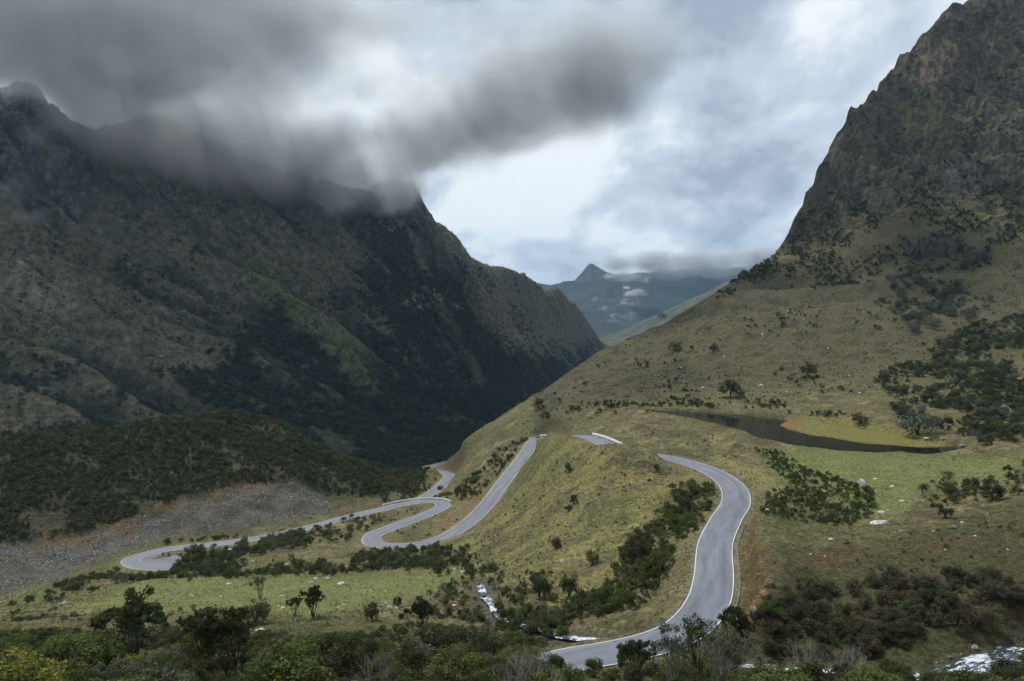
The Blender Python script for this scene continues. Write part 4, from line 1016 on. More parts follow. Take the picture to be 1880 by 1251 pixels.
def banded_post(px, row, height, label, top=None, d=None, bands=6, group='black and white marker posts along the road', first=0):
    p = at_d(px, d) if d else place(px, row); KEEP.append((px, p[1])); e = empty('marker_post', p, 0.0, label, 'road sign' if top else 'marker post', group)
    L = height / bands
    for k in range(bands):
        w = (k + first) % 2 == 0; kid('white_band' if w else 'black_band', _segw if w else _segb, e, (0, 0, k * L - (0.25 if k == 0 else 0)), (0, 0, 0), (1, 1, L + (0.25 if k == 0 else 0)))
    if top == 'diamond': kid('sign_plate', _plate_dark, e, (0, -0.09, height + 0.02), (0, math.radians(45), 0))
    elif top == 'square': kid('sign_plate', _plate_white, e, (0, -0.09, height + 0.10), (0, 0, 0), (1.25, 1, 1.35))
    elif top == 'white diamond': kid('sign_plate', _plate_white, e, (0, -0.09, height + 0.02), (0, math.radians(45), 0))
    else: kid('cap', _cap, e, (0, 0, height))
    return e
banded_post(1259, 1015, 2.9, 'black and white sign pole with dark diamond plate left of the near road', 'diamond')
banded_post(876, 925, 3.0, 'banded sign pole with dark diamond plate beside the brown cut bank', 'diamond')
banded_post(712, 962, 2.8, 'banded black and white pole standing between the two hairpin lanes')
banded_post(1215, 834, 2.0, 'banded post with white square plate where the road vanishes behind the knoll', 'square')
banded_post(942, 890, 1.2, 'banded post with white diamond plate halfway up the straight road', 'white diamond', bands=3)
banded_post(929, 855, 2.4, 'slim banded pole on the left verge of the straight road')
banded_post(466, 987, 3.2, 'banded pole among bushes below the grey scree slope')
banded_post(806, 929, 2.4, 'thin banded pole on the hairpin in front of the white guard rail')
banded_post(804, 856, 2.4, 'far banded pole where the lower road rounds the brown spur')
banded_post(1130, 808, 1.6, 'short banded post beside the small visible road patch on the knoll', bands=4)
def delineator(px, row, h, label):
    p = place(px, row); KEEP.append((px, p[1])); e = empty('delineator_post', p, 0, label, 'delineator', 'short white delineator posts along the road')
    kid('post', _segw, e, (0, 0, -0.2), (0, 0, 0), (0.9, 0.9, h + 0.2)); kid('black_band', _segb, e, (0, 0, h * 0.62), (0, 0, 0), (1.0, 1.0, h * 0.16)); kid('cap', _cap, e, (0, 0, h))
for px, row, h, w_ in ((657, 990, 1.3, 'leftmost'), (663, 997, 1.2, 'second from left'), (676, 978, 1.2, 'third from left'), (700, 968, 1.0, 'rightmost')):
    delineator(px, row, h, f'short white delineator post round the left hairpin, {w_} of four')
for px, row, w_ in ((217, 1027, 'leftmost'), (232, 1016, 'middle'), (258, 1009, 'rightmost')):
    delineator(px, row, 1.1, f'short white delineator post along the far left road bend, {w_} of three')
delineator(628, 961, 1.3, 'lone white delineator post on the lane below the scree')

def guard_rail(A, i0, i1, side, label):
    seg = A[i0:i1] if i0 < i1 else A[i1:i0]; T, N_ = frame_of(seg)
    e = empty('guard_rail', seg[0], 0, label, 'guard rail', 'white guard rails'); o0 = seg[0]
    pr = [(-0.02, 0.22), (0.06, 0.38), (-0.02, 0.58), (0.06, 0.78), (-0.02, 0.98), (-0.10, 0.98), (-0.10, 0.22)]
    V_, Fc = [], []; n = len(pr)
    for p, q in zip(seg, N_):
        for a, h in pr: V_.append((p[0] - o0[0] + q[0] * side * (HALF + 0.55 - a), p[1] - o0[1] + q[1] * side * (HALF + 0.55 - a), p[2] - o0[2] + h))
    for i in range(len(seg) - 1):
        for k in range(n): Fc.append((i * n + k, i * n + (k + 1) % n, (i + 1) * n + (k + 1) % n, (i + 1) * n + k))
    Fc += [tuple(range(n)), tuple(range((len(seg) - 1) * n, len(seg) * n))[::-1]]
    kid('rail', simple_mesh('rail', V_, Fc, M_RAIL), e)
    Vp, Fp = [], []; box(Vp, Fp, (0, 0, 0.15), (0.14, 0.14, 1.2)); pm = simple_mesh('post', Vp, Fp, M_RAIL)
    for i in range(0, len(seg), 2):
        p, q = seg[i], N_[i]; kid('post', pm, e, (p[0] - o0[0] + q[0] * side * (HALF + 0.72), p[1] - o0[1] + q[1] * side * (HALF + 0.72), p[2] - o0[2]), (0, 0, math.atan2(T[i][1], T[i][0])))
ia, ib = nearest_s(ROAD, 812, 922), nearest_s(ROAD, 705, 934)
guard_rail(ROAD, ia, ib, 1, 'long curved white guard rail round the outside of the right hairpin')
ia, ib = nearest_s(ROAD, 1122, 819), nearest_s(ROAD, 1066, 799)
guard_rail(ROAD, ia, ib, 1, 'white guard rail behind the small road patch on the knoll')
ia, ib = nearest_s(ROAD, 1004, 803), nearest_s(ROAD, 985, 805)
guard_rail(ROAD, ia, ib, 1, 'short white guard rail at the top of the straight road')

# ---- the car on the lower road
def car():
    k = nearest_s(LOW_ROAD, 805, 897); T, N_ = frame_of(LOW_ROAD); p = LOW_ROAD[k] + np.array([N_[k][0] * 1.3, N_[k][1] * 1.3, 0.03])
    e = empty('car', p, math.atan2(T[k][1], T[k][0]) - math.pi / 2, 'small dark grey car driving on the lower road beyond the guard rail', 'car')
    m_b = plain('car paint', (0.045, 0.048, 0.055), 0.3, 0.5); m_g = plain('car glass', (0.012, 0.014, 0.016), 0.08, 0.6); m_t = plain('tyre rubber', (0.02, 0.02, 0.02), 0.9, 0.1); m_r = plain('tail lamp', (0.35, 0.02, 0.015), 0.3, 0.5); m_s = plain('wheel rim', (0.35, 0.35, 0.36), 0.4, 0.5)
    prof = [(-2.1, 0.35), (-2.15, 0.85), (-2.0, 1.05), (-1.7, 1.62), (0.25, 1.66), (0.95, 1.10), (1.95, 0.98), (2.15, 0.75), (2.12, 0.35)]
    V_ = [(s * (0.88 if z < 1.2 else 0.68), y, z) for s in (-1, 1) for y, z in prof]; n = len(prof)
    Fc = [tuple(range(n)), tuple(range(n, 2 * n))[::-1]] + [(i, n + i, n + (i + 1) % n, (i + 1) % n) for i in range(n)]
    body = simple_mesh('body', V_, Fc, m_b); kid('body', body, e)
    def quad(name, pts, mat): kid(name, simple_mesh(name, pts, [(0, 1, 2, 3)], mat), e)
    quad('rear_window', [(-0.70, -1.98, 1.12), (0.70, -1.98, 1.12), (0.60, -1.76, 1.55), (-0.60, -1.76, 1.55)], m_g)
    quad('windscreen', [(0.72, 0.93, 1.15), (-0.72, 0.93, 1.15), (-0.62, 0.36, 1.60), (0.62, 0.36, 1.60)], m_g)
    for s in (-1, 1):
        quad('side_window', [(s * 0.83, -1.6, 1.14), (s * 0.83, 0.6, 1.14), (s * 0.71, 0.15, 1.55), (s * 0.71, -1.5, 1.55)], m_g)
        V2, F2 = [], []; box(V2, F2, (s * 0.72, -2.14, 0.92), (0.2, 0.06, 0.2)); kid('tail_lamp', simple_mesh('tail_lamp', V2, F2, m_r), e)
        for y in (-1.35, 1.35):
            w = kid('wheel', None, e, (s * 0.82, y, 0.33), (0, math.radians(90), 0))
            kid('tyre', simple_mesh('tyre', *cyl(-0.11, 0.11, 0.33, 16), m_t), w); kid('rim', simple_mesh('rim', *cyl(-0.12, 0.12, 0.19, 12), m_s), w)
car()
# ------------------------------------------------------------------ trees and bushes one can pick out
def tree(px, top, d, kind, v, label, width=1.0, cat='tree', name='tree', row=None, group=None):
    p = place(px, row, d if d else 60.0) if row else at_d(px, d)
    h = (HY - F * p[2] / p[1] - top) / F * p[1]
    st, cr = TREES[kind][v]; e = empty(name, p, random.uniform(0, 6.28), label, cat, group)
    s = (h * width, h * width, h); kid('trunk', st, e, scale=s); kid('crown', cr, e, scale=s); return e
def bush(px, top, d, kind, v, label, width=1.0, row=None, cat='bush', name='bush', group=None, fine=True):
    p = place(px, row, d if d else 60.0) if row else at_d(px, d)
    h = (HY - F * p[2] / p[1] - top) / F * p[1]
    cr, st = (FINE if fine else SHRUB)[kind][v]; e = empty(name, p, random.uniform(0, 6.28), label, cat, group)
    s = (h * width, h * width, h); kid('stem', st, e, scale=s); kid('crown', cr, e, scale=s); return e
tree(246, 1084, 80, 'umbrella', 0, 'large dark umbrella-shaped tree with many thin stems at lower left', 0.95)
tree(392, 1122, 74, 'upright', 0, 'dark multi-stemmed tree right of the large umbrella-shaped tree', 1.05)
tree(432, 1128, 77, 'upright', 1, 'dark narrow tree touching the multi-stemmed tree in the left foreground', 0.8)
tree(575, 1080, 0, 'umbrella', 1, 'small dark round-topped tree standing alone on the lower meadow', 0.72, row=1133)
tree(541, 1098, 0, 'upright', 0, 'very small thin tree just left of the lone round-topped meadow tree', 0.8, row=1132)
tree(478, 1056, 0, 'wispy', 0, 'sparse brownish tree with bare stems on the lower meadow', 0.85, row=1100)
bush(470, 1095, 0, 'dark', 0, 'dark bush in front of the sparse meadow tree', 1.0, row=1146)
bush(683, 1103, 0, 'dark', 1, 'round dark bush at the right end of the lower meadow', 0.85, row=1138)
bush(730, 1093, 0, 'dark', 2, 'tiny dark bush beside pale rocks on the lower meadow', 0.8, row=1114)
tree(776, 1098, 104, 'upright', 1, 'dark upright tree in the middle of the foreground scrub', 0.75)
bush(790, 1150, 88, 'dark', 1, 'broad dark bush below the upright tree in mid foreground', 1.15)
bush(890, 1158, 84, 'dark', 2, 'dark bush just left of the bare grey bush', 1.0)
bush(735, 1172, 72, 'dark', 0, 'low dark bush at bottom centre left of the bare grey bush', 1.2)
bush(120, 1165, 62, 'green', 0, 'bright green bush in the bottom left foreground', 1.25)
bush(175, 1160, 64, 'green', 1, 'mid green bush under the large umbrella-shaped tree', 1.0)
bush(45, 1188, 44, 'yellow', 0, 'yellow green leafy bush in the bottom left corner', 1.1)
bush(300, 1192, 56, 'grey', 0, 'pale grey green bush with flowering tips at bottom left', 1.0)
bush(530, 1178, 60, 'green', 2, 'green bush at the bottom edge left of centre', 1.3)
bush(620, 1160, 66, 'dark', 1, 'dark green bush at the bottom edge below the lower meadow', 1.1)
tree(1166, 1178, 74, 'umbrella', 1, 'dark round bush-like tree in front of the bottom stretch of road', 0.8)
tree(1232, 1148, 68, 'wispy', 1, 'feathery grey green tree in front of the near road', 0.80)
tree(1322, 1150, 66, 'wispy', 0, 'pale grey green tree to the right of the feathery one before the road', 0.85)
tree(1278, 1128, 72, 'feather', 0, 'tall thin green tree rising between the two grey green trees', 0.50)
tree(1350, 1116, 98, 'upright', 0, 'small dark tree at the right edge of the near road', 0.5)
bush(1090, 1205, 74, 'green', 0, 'wispy green bush overlapping the bottom left stretch of road', 0.9)
bush(1030, 1222, 66, 'green', 1, 'low green bush at bottom centre below the road', 1.5)
bush(1440, 1222, 60, 'green', 2, 'bright green bush at the bottom edge right of the road', 1.5)
bush(1600, 1226, 58, 'green', 0, 'fresh green bush at the bottom edge before the grey twigs', 1.6)
bush(1500, 1215, 64, 'dark', 2, 'dark bush at the bottom edge between two fresh green ones', 1.3)
bush(1850, 1205, 66, 'dark', 0, 'dark bush at the bottom right corner', 1.3)
bush(1720, 1232, 58, 'dark', 1, 'dark leafy bush just below the white rapids', 1.4)
def dead(px, top, d, v, label, w=1.0):
    p = at_d(px, d); h = (HY - F * p[2] / p[1] - top) / F * p[1]
    e = empty('bare_bush', p, 1.1 * v, label, 'bush', 'bare grey bushes'); V_, Fc = cyl(-0.3, 0.12, 0.10, 8, 0.03)
    kid('branches', DEAD[v], e, scale=(h * w, h * w, h)); kid('root_collar', simple_mesh('root_collar', V_, Fc, M_BARK_PALE), e, scale=(h * .5, h * .5, h * .4)); return e
dead(965, 1163, 56, 0, 'leafless pale grey bush in the bottom centre foreground', 0.9)
dead(1480, 1168, 80, 1, 'bare grey twiggy bush right of the near road', 1.0)
dead(1560, 1172, 76, 0, 'bare grey bush with long pale stems left of the rapids', 1.0)
dead(690, 1200, 58, 1, 'grey broken branch bush at the bottom left of centre', 0.9)
for px, top, row, kd, v, w, lb in (
    (1110,1075,1106,'dark',0,1.0,'very dark round bush on the lower knoll'), (1170,985,1035,'dark',1,1.1,'large dark bush left of the banded sign pole'), (1216,1008,1045,'green',0,1.2,'rounded green bush just right of the large dark bush'),
    (1258,915,942,'dark',2,0.9,'dark bush on the inside of the near road bend'), (1045,1045,1098,'dark',0,0.6,'tall narrow dark bush low on the knoll'), (990,1042,1098,'dark',1,0.75,'dark bush left of the tall narrow one low on the knoll'),
    (1145,1032,1062,'grey',1,0.6,'small upright grey green bush on the knoll face'), (1225,918,942,'dark',1,0.5,'thin dark bush at the left rim of the bend thicket'), (1053,905,925,'dark',2,0.7,'small dark bush high on the open knoll face'),
    (1044,925,938,'dark',0,1.0,'dark low bush beside dark stones on the open knoll'), (1022,985,1008,'brown',1,0.9,'brown tussocky bush in the middle of the knoll face'), (1205,850,864,'dark',1,0.8,'lone bush below the vanishing point of the road'),
    (1088,1008,1035,'green',1,0.9,'spiky green bush beside a rusty stone on the knoll'), (1044,848,868,'dark',2,0.8,'isolated dark bush near the top of the knoll'),
    (1528,932,956,'grey',2,1.2,'pale grey bush in the thicket left of the white slab'), (1745,882,912,'dark',1,1.2,'dark bush at the right end of the green meadow'), (1822,885,918,'dark',2,1.3,'broad dark bush on the bank right of the meadow'),
    (1735,922,950,'dark',0,0.9,'round dark bush on the bank below the meadow'), (1577,755,778,'dark',0,1.3,'dark bush on the far shore above the marsh'), (1685,748,798,'silver',0,1.2,'large silvery bush above the right end of the lake'),
    (1215,572,586,'dark',1,1.3,'dark bush on the skyline of the grassy hill'), (990,728,750,'dark',2,1.0,'dark bush clump on the lower left shoulder of the hill'), (1485,660,692,'dark',0,1.1,'dark bush high on the grassy hill above the lake'),
    (1340,690,730,'dark',1,1.1,'dark spreading bush in the middle of the hill over the lake'), (1240,625,645,'dark',2,1.3,'dark bush patch on the upper left of the grassy hill'), (1310,628,645,'dark',0,1.1,'compact dark bush right of the upper left patch on the hill')):
    bush(px, top, 0, kd, v, lb, w, row=row, fine=row > 850)

# ------------------------------------------------------------------ scrub: the larger ones one by one, the rest as ground cover
rs = np.random.default_rng(77)
ALLOW = ([-200,0,100,170,330,450,620,760,880,1000,1030,1050,1140,1170,1215,1300,1400,1500,1600,1690,1850,1890,2050], [1165,1155,1150,1155,1145,1150,1160,1140,1145,1168,1205,1226,1224,1192,1172,1155,1140,1160,1195,1224,1224,1190,1180])
TREE_KEEP = [(246, 80, 60), (400, 75, 40), (541, 122, 18), (575, 122, 22), (478, 150, 22), (776, 104, 26), (683, 120, 18), (1166, 74, 30), (965, 56, 50)]
spots = []   # x, y, z, height, kind, label
def zone(label, poly, dr, dens, kinds, hr, clump=None, avoid=5.0, soft=6.0, extra=None, vis=True, water=2.0, allow=True):
    pts = scatter(poly, dr, dens, rs, clump, vis, avoid, soft=soft, extra=extra, avoid_water=water)
    ks = list(kinds); pr = np.array([kinds[k] for k in ks]); pr = pr / pr.sum()
    for p in pts:
        h = hr[0] + (hr[1] - hr[0]) * rs.random() ** 1.6; k = ks[rs.choice(len(ks), p=pr)]
        px = CX + F * p[0] / p[1]; top = HY - F * (p[2] + h) / p[1]
        if allow and p[1] < 122 and top < np.interp(px, *ALLOW) and px < 1360: h = h * 0.4; top = HY - F * (p[2] + h) / p[1]
        if allow and p[1] < (122 if px < 1360 else 96) and top < np.interp(px, *ALLOW): continue
        if any(abs(px - kx) < 5 + 0.6 * h / p[1] * F and kd - 16 < p[1] < kd + 2 for kx, kd in KEEP) or any(abs(px - kx) < hw and kd - 24 < p[1] < kd + 8 and top < 1196 for kx, kd, hw in TREE_KEEP): continue
        spots.append((p[0], p[1], p[2], h, k, label))
zone('in the dense thicket inside the near road bend', [(1240,890),(1325,900),(1318,950),(1275,965),(1235,1015),(1200,1085),(1170,1120),(1120,1145),(1040,1145),(1060,1110),(1120,1070),(1140,1010),(1180,975),(1225,940)], (105,215), 0.38, {'dark':.4,'green':.6}, (0.7,2.4))
zone('in the dark brush strip behind the lower meadow', [(20,1130),(110,1085),(200,1050),(230,1038),(330,1046),(620,1036),(700,1012),(800,1008),(880,1040),(910,1062),(840,1046),(700,1046),(600,1052),(300,1058),(180,1075),(60,1125)], (195,272), 0.34, {'dark':.45,'green':.35,'grey':.2}, (0.5,2.8), (11, -0.5, 0.3, 213), avoid=4.0, soft=14)
zone('on the rough ground between the left hairpin lanes', [(300,1000),(480,985),(600,965),(700,945),(690,965),(660,985),(650,1005),(560,1012),(480,1022),(340,1034)], (268,332), 0.055, {'dark':.5,'green':.3,'grey':.2}, (0.9,2.8))
zone('beside the far left road bend', [(318,1050),(330,1030),(430,1022),(430,1045)], (255,292), 0.3, {'dark':.7,'green':.3}, (1.4,2.6), avoid=0.5)
zone('along the lane below the scree', [(302,1026),(330,1010),(440,999),(545,980),(560,992),(480,1014),(400,1026),(340,1034)], (255,318), 0.34, {'dark':.45,'green':.35,'grey':.2}, (1.0,3.2), avoid=3.8, soft=12)
zone('on the stony islet inside the lower hairpins', [(700,945),(780,930),(800,945),(760,985),(800,975),(860,945),(830,975),(780,990),(740,985),(700,965)], (270,345), 0.05, {'dark':.3,'grey':.4,'green':.3}, (0.5,1.3), avoid=4.2)
zone('on the bank above the straight road', [(830,905),(880,865),(940,810),(985,785),(965,820),(925,865),(885,900),(840,930)], (335,420), 0.14, {'dark':.7,'green':.3}, (1.0,2.6))
zone('on the rim between the lower road and the guard rail', [(690,925),(760,880),(800,880),(790,912),(840,905),(870,920),(820,915),(700,932)], (350,440), 0.09, {'dark':.4,'green':.5,'grey':.1}, (0.9,2.2))
zone('scattered over the grassy hill above the lake', [(1000,740),(1110,650),(1300,570),(1650,530),(1900,560),(1900,700),(1640,700),(1500,755),(1200,742)], (340,560), 0.022, {'dark':.85,'brown':.15}, (0.6,2.8), (38, 0.0, 0.5, 201))
zone('along the far shore of the dark lake', [(960,762),(1100,745),(1250,733),(1450,742),(1540,760),(1560,778),(1450,772),(1350,764),(1200,758),(1000,772)], (280,430), 0.12, {'dark':.9,'green':.1}, (0.8,2.4), (14, -0.3, 0.4, 203))
zone('in the dark scrub on the slope right of the lake', [(1600,700),(1700,650),(1780,600),(1880,580),(1960,600),(1960,850),(1860,835),(1760,800),(1640,775),(1640,735)], (230,470), 0.17, {'dark':.7,'silver':.22,'green':.08}, (0.9,3.8), (30, -0.6, 0.25, 205))
zone('in the silvery tree clump on the hill', [(1610,560),(1640,522),(1700,508),(1770,535),(1800,560),(1780,585),(1690,600),(1640,598)], (430,560), 0.085, {'silver':.8,'dark':.2}, (2.0,5.0), (18, -0.4, 0.3, 206), soft=22)
zone('along the shelf below the rocky mountain', [(1450,535),(1500,515),(1640,500),(1760,480),(1860,470),(1880,490),(1740,500),(1650,513),(1560,525),(1470,545)], (500,610), 0.07, {'dark':.7,'silver':.3}, (1.6,3.8), (25, -0.2, 0.4, 207))
zone('along the left skyline of the rocky mountain', [(1290,565),(1350,510),(1440,455),(1480,400),(1500,410),(1470,470),(1400,505),(1330,550)], (545,690), 0.045, {'dark':1.0}, (1.6,4.2), (25, -0.3, 0.3, 209))
zone('in the dark thicket between the near road and the meadow', [(1395,945),(1402,912),(1455,895),(1415,858),(1385,828),(1430,835),(1480,865),(1560,888),(1600,905),(1605,945),(1560,968),(1480,962)], (148,262), 0.70, {'dark':.4,'green':.55,'grey':.05}, (0.4,1.3), avoid=6.5)
zone('on the bank right of the green meadow', [(1690,900),(1730,880),(1800,895),(1870,860),(1980,845),(1980,930),(1860,915),(1760,945),(1700,935)], (140,235), 0.07, {'dark':.8,'green':.2}, (0.8,2.6))
zone('on the russet slope below the right bank', [(1385,1120),(1440,1075),(1560,1090),(1620,1060),(1860,1065),(1900,1140),(1720,1165),(1560,1185),(1400,1175)], (93,132), 0.50, {'brown':.55,'dark':.25,'grey':.2}, (0.7,2.5), (12, -0.5, 0.2, 211))
zone('in the brown scrub right of the near road', [(1370,1130),(1420,1110),(1600,1130),(1700,1170),(1680,1215),(1400,1215)], (80,118), 0.55, {'brown':.35,'dark':.45,'green':.2}, (0.8,2.4))
zone('in the foreground scrub left of centre', [(-100,1150),(0,1128),(180,1130),(420,1142),(700,1145),(880,1118),(1000,1150),(1045,1190),(1020,1262),(-100,1290)], (48,122), 0.20, {'dark':.36,'green':.46,'grey':.18}, (0.8,3.2), vis=False)
zone('in the front row of scrub at the bottom edge', [(-150,1215),(600,1225),(1000,1225),(1250,1215),(1700,1215),(2030,1190),(2030,1340),(-150,1340)], (38,82), 0.20, {'dark':.45,'green':.35,'grey':.12,'yellow':.08}, (0.8,2.6), vis=False)
zone('below the first hairpin', [(640,1012),(740,1018),(860,1012),(900,1040),(900,1062),(800,1052),(680,1042)], (175,262), 0.2, {'dark':.45,'green':.35,'grey':.2}, (0.5,2.6), (11, -0.5, 0.3, 215), avoid=5, soft=14)
zone('in the low green scrub at the foot of the knoll', [(1000,1150),(1040,1105),(1120,1075),(1160,1040),(1235,1005),(1222,1080),(1175,1128),(1110,1152)], (105,160), 0.45, {'green':.55,'dark':.3,'brown':.15}, (0.35,1.1))
zone('hiding the stream below the knoll', [(912,1122),(1000,1128),(1040,1145),(1040,1176),(980,1172),(920,1155)], (105,140), 0.9, {'green':.5,'dark':.4,'grey':.1}, (0.7,1.9), avoid=5, water=0.3, allow=False)
zone('in the low scrub behind the foreground bushes', [(-100,1165),(0,1140),(180,1142),(420,1150),(700,1150),(880,1125),(1000,1155),(1045,1190),(1020,1262),(-100,1290)], (60,126), 0.55, {'dark':.25,'green':.35,'grey':.25,'brown':.15}, (0.3,1.2), vis=False)
zone('dotted along the near edge of the lower meadow', [(0,1120),(120,1128),(420,1130),(600,1140),(780,1125),(880,1110),(900,1150),(600,1165),(0,1165)], (98,152), 0.14, {'green':.4,'dark':.3,'grey':.15,'brown':.15}, (0.25,1.0), soft=12)
zone('beside the tumbling stream', [(840,1062),(900,1050),(1010,1060),(1045,1130),(960,1160),(820,1150),(780,1110)], (108,192), 0.20, {'green':.5,'dark':.35,'grey':.15}, (0.4,1.6), avoid=5, soft=10)
zone('sprinkled over the open knoll face', [(850,1000),(960,905),(1030,812),(1230,850),(1245,925),(1130,1010),(1000,1100),(880,1055)], (130,330), 0.07, {'dark':.4,'green':.25,'brown':.35}, (0.2,0.75))
zone('on the low rise before the lake', [(990,790),(1080,760),(1200,775),(1400,812),(1420,850),(1250,830),(1130,795)], (215,400), 0.02, {'dark':.6,'grey':.4}, (0.3,1.0))
zone('on the rough right-hand slope', [(1400,1000),(1640,985),(1900,930),(1960,1060),(1620,1060),(1440,1070)], (108,160), 0.045, {'dark':.5,'green':.4,'brown':.1}, (0.25,0.8))
for b_ in range(1):
    mor = scatter([(-300,815),(0,795),(200,770),(330,755),(430,745),(520,760),(620,825),(700,868),(790,862),(760,905),(660,912),(600,905),(550,876),(450,886),(340,910),(240,950),(120,983),(0,998),(-300,1020)], (285,640), 1.15, rs, (22, -1.0, 0.12, 221), True, 5.0)
spots_h = np.array([s[3] / s[1] for s in spots]); order = np.argsort(-spots_h)
# keep only spots whose top shows over the land in front of it
def shows(s):
    px = CX + F * s[0] / s[1]; i = int(np.clip(np.interp(px, cols, np.arange(len(cols))), 0, len(cols) - 1)); j = int(np.searchsorted(TY[i], s[1])) - 2
    return (s[2] + s[3] * 0.8) / s[1] > HORIZ[i, max(j, 0)] and -5 < px < 1885 and HY - F * (s[2] + s[3]) / s[1] < 1245
CNAME = {'dark': 'dark green shrub', 'green': 'mid green shrub', 'grey': 'grey green shrub', 'brown': 'russet brown shrub', 'yellow': 'yellow green shrub', 'silver': 'silvery green tree'}
single, rest = [], []
for k in order: (single if len(single) < 240 and shows(spots[k]) else rest).append(spots[k])
MARKS = [(246,1150,'large umbrella-shaped tree'),(392,1175,'dark multi-stemmed tree at left'),(575,1110,'lone round-topped meadow tree'),(478,1080,'sparse meadow tree'),(683,1120,'round bush at the meadow end'),(776,1135,'dark upright foreground tree'),
         (965,1210,'leafless pale grey bush'),(120,1205,'bright green bush at bottom left'),(45,1220,'yellow green corner bush'),(1166,1205,'round tree before the bottom road'),(1232,1200,'feathery tree before the road'),(1322,1200,'pale tree before the road'),
         (1480,1200,'bare grey twigs right of the road'),(1560,1205,'bare bush by the rapids'),(1770,1210,'white rapids'),(1850,1230,'dark bush at bottom right'),(1720,1130,'russet slope'),(900,1095,'tumbling stream'),(1110,1090,'dark round bush low on the knoll'),(1045,1070,'tall narrow knoll bush'),
         (1170,1010,'large dark knoll bush'),(1259,1000,'banded sign pole with diamond plate'),(1258,928,'dark bush inside the road bend'),(1375,925,'outer edge of the road bend'),(1583,888,'tall white meadow boulder'),(1615,957,'large white slab'),(1745,897,'dark bush at the meadow end'),(1822,900,'broad bank bush'),
         (1528,944,'pale grey thicket bush'),(1685,775,'large silvery bush by the lake'),(1577,766,'dark bush above the marsh'),(1485,676,'dark bush high on the hill'),(1340,710,'spreading bush on the hill'),(1700,550,'silvery tree clump'),(1735,455,'columnar rock band'),(1430,465,'skyline of the rocky mountain'),
         (712,950,'banded pole between the hairpins'),(466,980,'banded pole below the scree'),(265,1025,'far left road bend'),(876,915,'sign pole by the brown bank'),(760,918,'curved guard rail'),(530,1200,'green bush left of centre'),(620,1180,'dark bush below the lower meadow'),(1400,1090,'ochre road cutting')]
def mark_label(x, y, z, h, kind):
    px, row = CX + F * x / y, HY - F * (z + 0.5 * h) / y
    k = min(range(len(MARKS)), key=lambda i: math.hypot(MARKS[i][0] - px, 1.6 * (MARKS[i][1] - row))); mx, my, nm = MARKS[k]
    rel = ('right of' if px > mx else 'left of') if abs(px - mx) > 1.2 * abs(row - my) else ('in front of' if row > my else 'behind')
    return f'{CNAME[kind]} {rel} the {nm}', math.hypot(mx - px, my - row)
named = {}
for s_ in single:
    lb_, ds = mark_label(*s_[:5]); named.setdefault(lb_, []).append((ds, s_))
ORD = ('nearest', 'second', 'third', 'fourth', 'fifth', 'sixth', 'seventh', 'eighth', 'ninth', 'tenth', 'eleventh', 'twelfth', 'thirteenth', 'fourteenth', 'fifteenth', 'sixteenth')
todo = []
for lb_, L in named.items():
    L.sort(key=lambda q: q[0])
    for i, (ds, s_) in enumerate(L): todo.append((s_, lb_ if len(L) == 1 else f'{ORD[min(i, 15)]} {lb_}'))
for (x, y, z, h, kind, lb), full in todo:
    v = int(rs.integers(0, 3)); fine_ = h / y > 0.016
    cr, st = (FINE if fine_ else SHRUB)[kind][v]; w = h * rs.uniform(0.85, 1.45)
    tr = kind == 'silver' and 'clump' in lb
    e = empty('small_tree' if tr else 'shrub', (x, y, z), rs.uniform(0, 6.28), full, 'tree' if tr else 'shrub', f'{CNAME[kind]}s {lb}')
    kid('trunk' if tr else 'stem', st, e, scale=(w, w, h)); kid('crown', cr, e, scale=(w, w, h))
for kind in LEAF:
    sel = [s for s in rest if s[4] == kind]
    if sel:
        A = np.array([s[:4] for s in sel]); gn_stuff('undergrowth', A[:, :3], A[:, 3] * 1.1, [m[0] for m in SHRUB[kind]], rs, f'{kind} toned scrub too dense to count on the near slopes', 'undergrowth')
low = {k: [crown_mesh('scrub_crown', LEAF[k], 700 + v + len(k), 5, 150, 0.11, 0.8, 0.55, 0.0) for v in range(4)] for k in ('dark', 'green', 'forest', 'silver', 'olive')}
gn_stuff('moraine_scrub', mor, 0.45 + 2.4 * rs.random(len(mor)) ** 2.2, low['dark'][:3] + low['green'][:2] + low['olive'][:3] + low['silver'][:1], rs, 'dark scrub covering the moraine ridge below the left mountain', 'scrub')
# ---- far woods on the left wall, scrub on the crag ledges
fo = [scatter(pl, (560, 2700), dn, rs, cl, True, 0, True, soft=22) for pl, dn, cl in (
   ([(300,690),(400,690),(440,620),(500,560),(560,600),(620,690),(700,760),(800,835),(760,862),(600,850),(430,775)], 0.06, (70, -0.5, 0.1, 231)),
   ([(640,385),(760,420),(850,490),(880,600),(930,640),(1000,655),(1060,668),(1000,705),(900,775),(820,835),(740,760),(660,640),(600,560),(640,520),(690,470)], 0.045, (90, -0.5, 0.1, 233)),
   ([(560,640),(720,740),(800,800),(900,700),(1090,640),(1000,710),(820,850),(650,800)], 0.04, (60, -0.5, 0.1, 235)),
   ([(-100,640),(60,660),(200,700),(330,770),(200,800),(-100,780)], 0.022, (60, -0.1, 0.35, 237)),
   ([(-100,190),(100,260),(300,380),(420,480),(480,600),(400,660),(250,560),(100,420),(-100,330)], 0.010, (80, 0.0, 0.4, 239)),
   ([(860,470),(1000,512),(1110,630),(960,650),(870,560)], 0.006, (80, 0.1, 0.5, 241)))]
fo = np.concatenate(fo)
mw = scatter(None, (560, 2300), 0.016, rs, (60, -0.45, 0.35, 247), True, 0, True, extra=(TM['left'] > 0.6) * (NZ > 0.35))
gn_stuff('mountain_scrub', mw, 1.6 + 3.0 * rs.random(len(mw)) ** 2, low['forest'] + low['olive'][:1], rs, 'dark scrub speckling the open slopes of the left mountain', 'scrub')
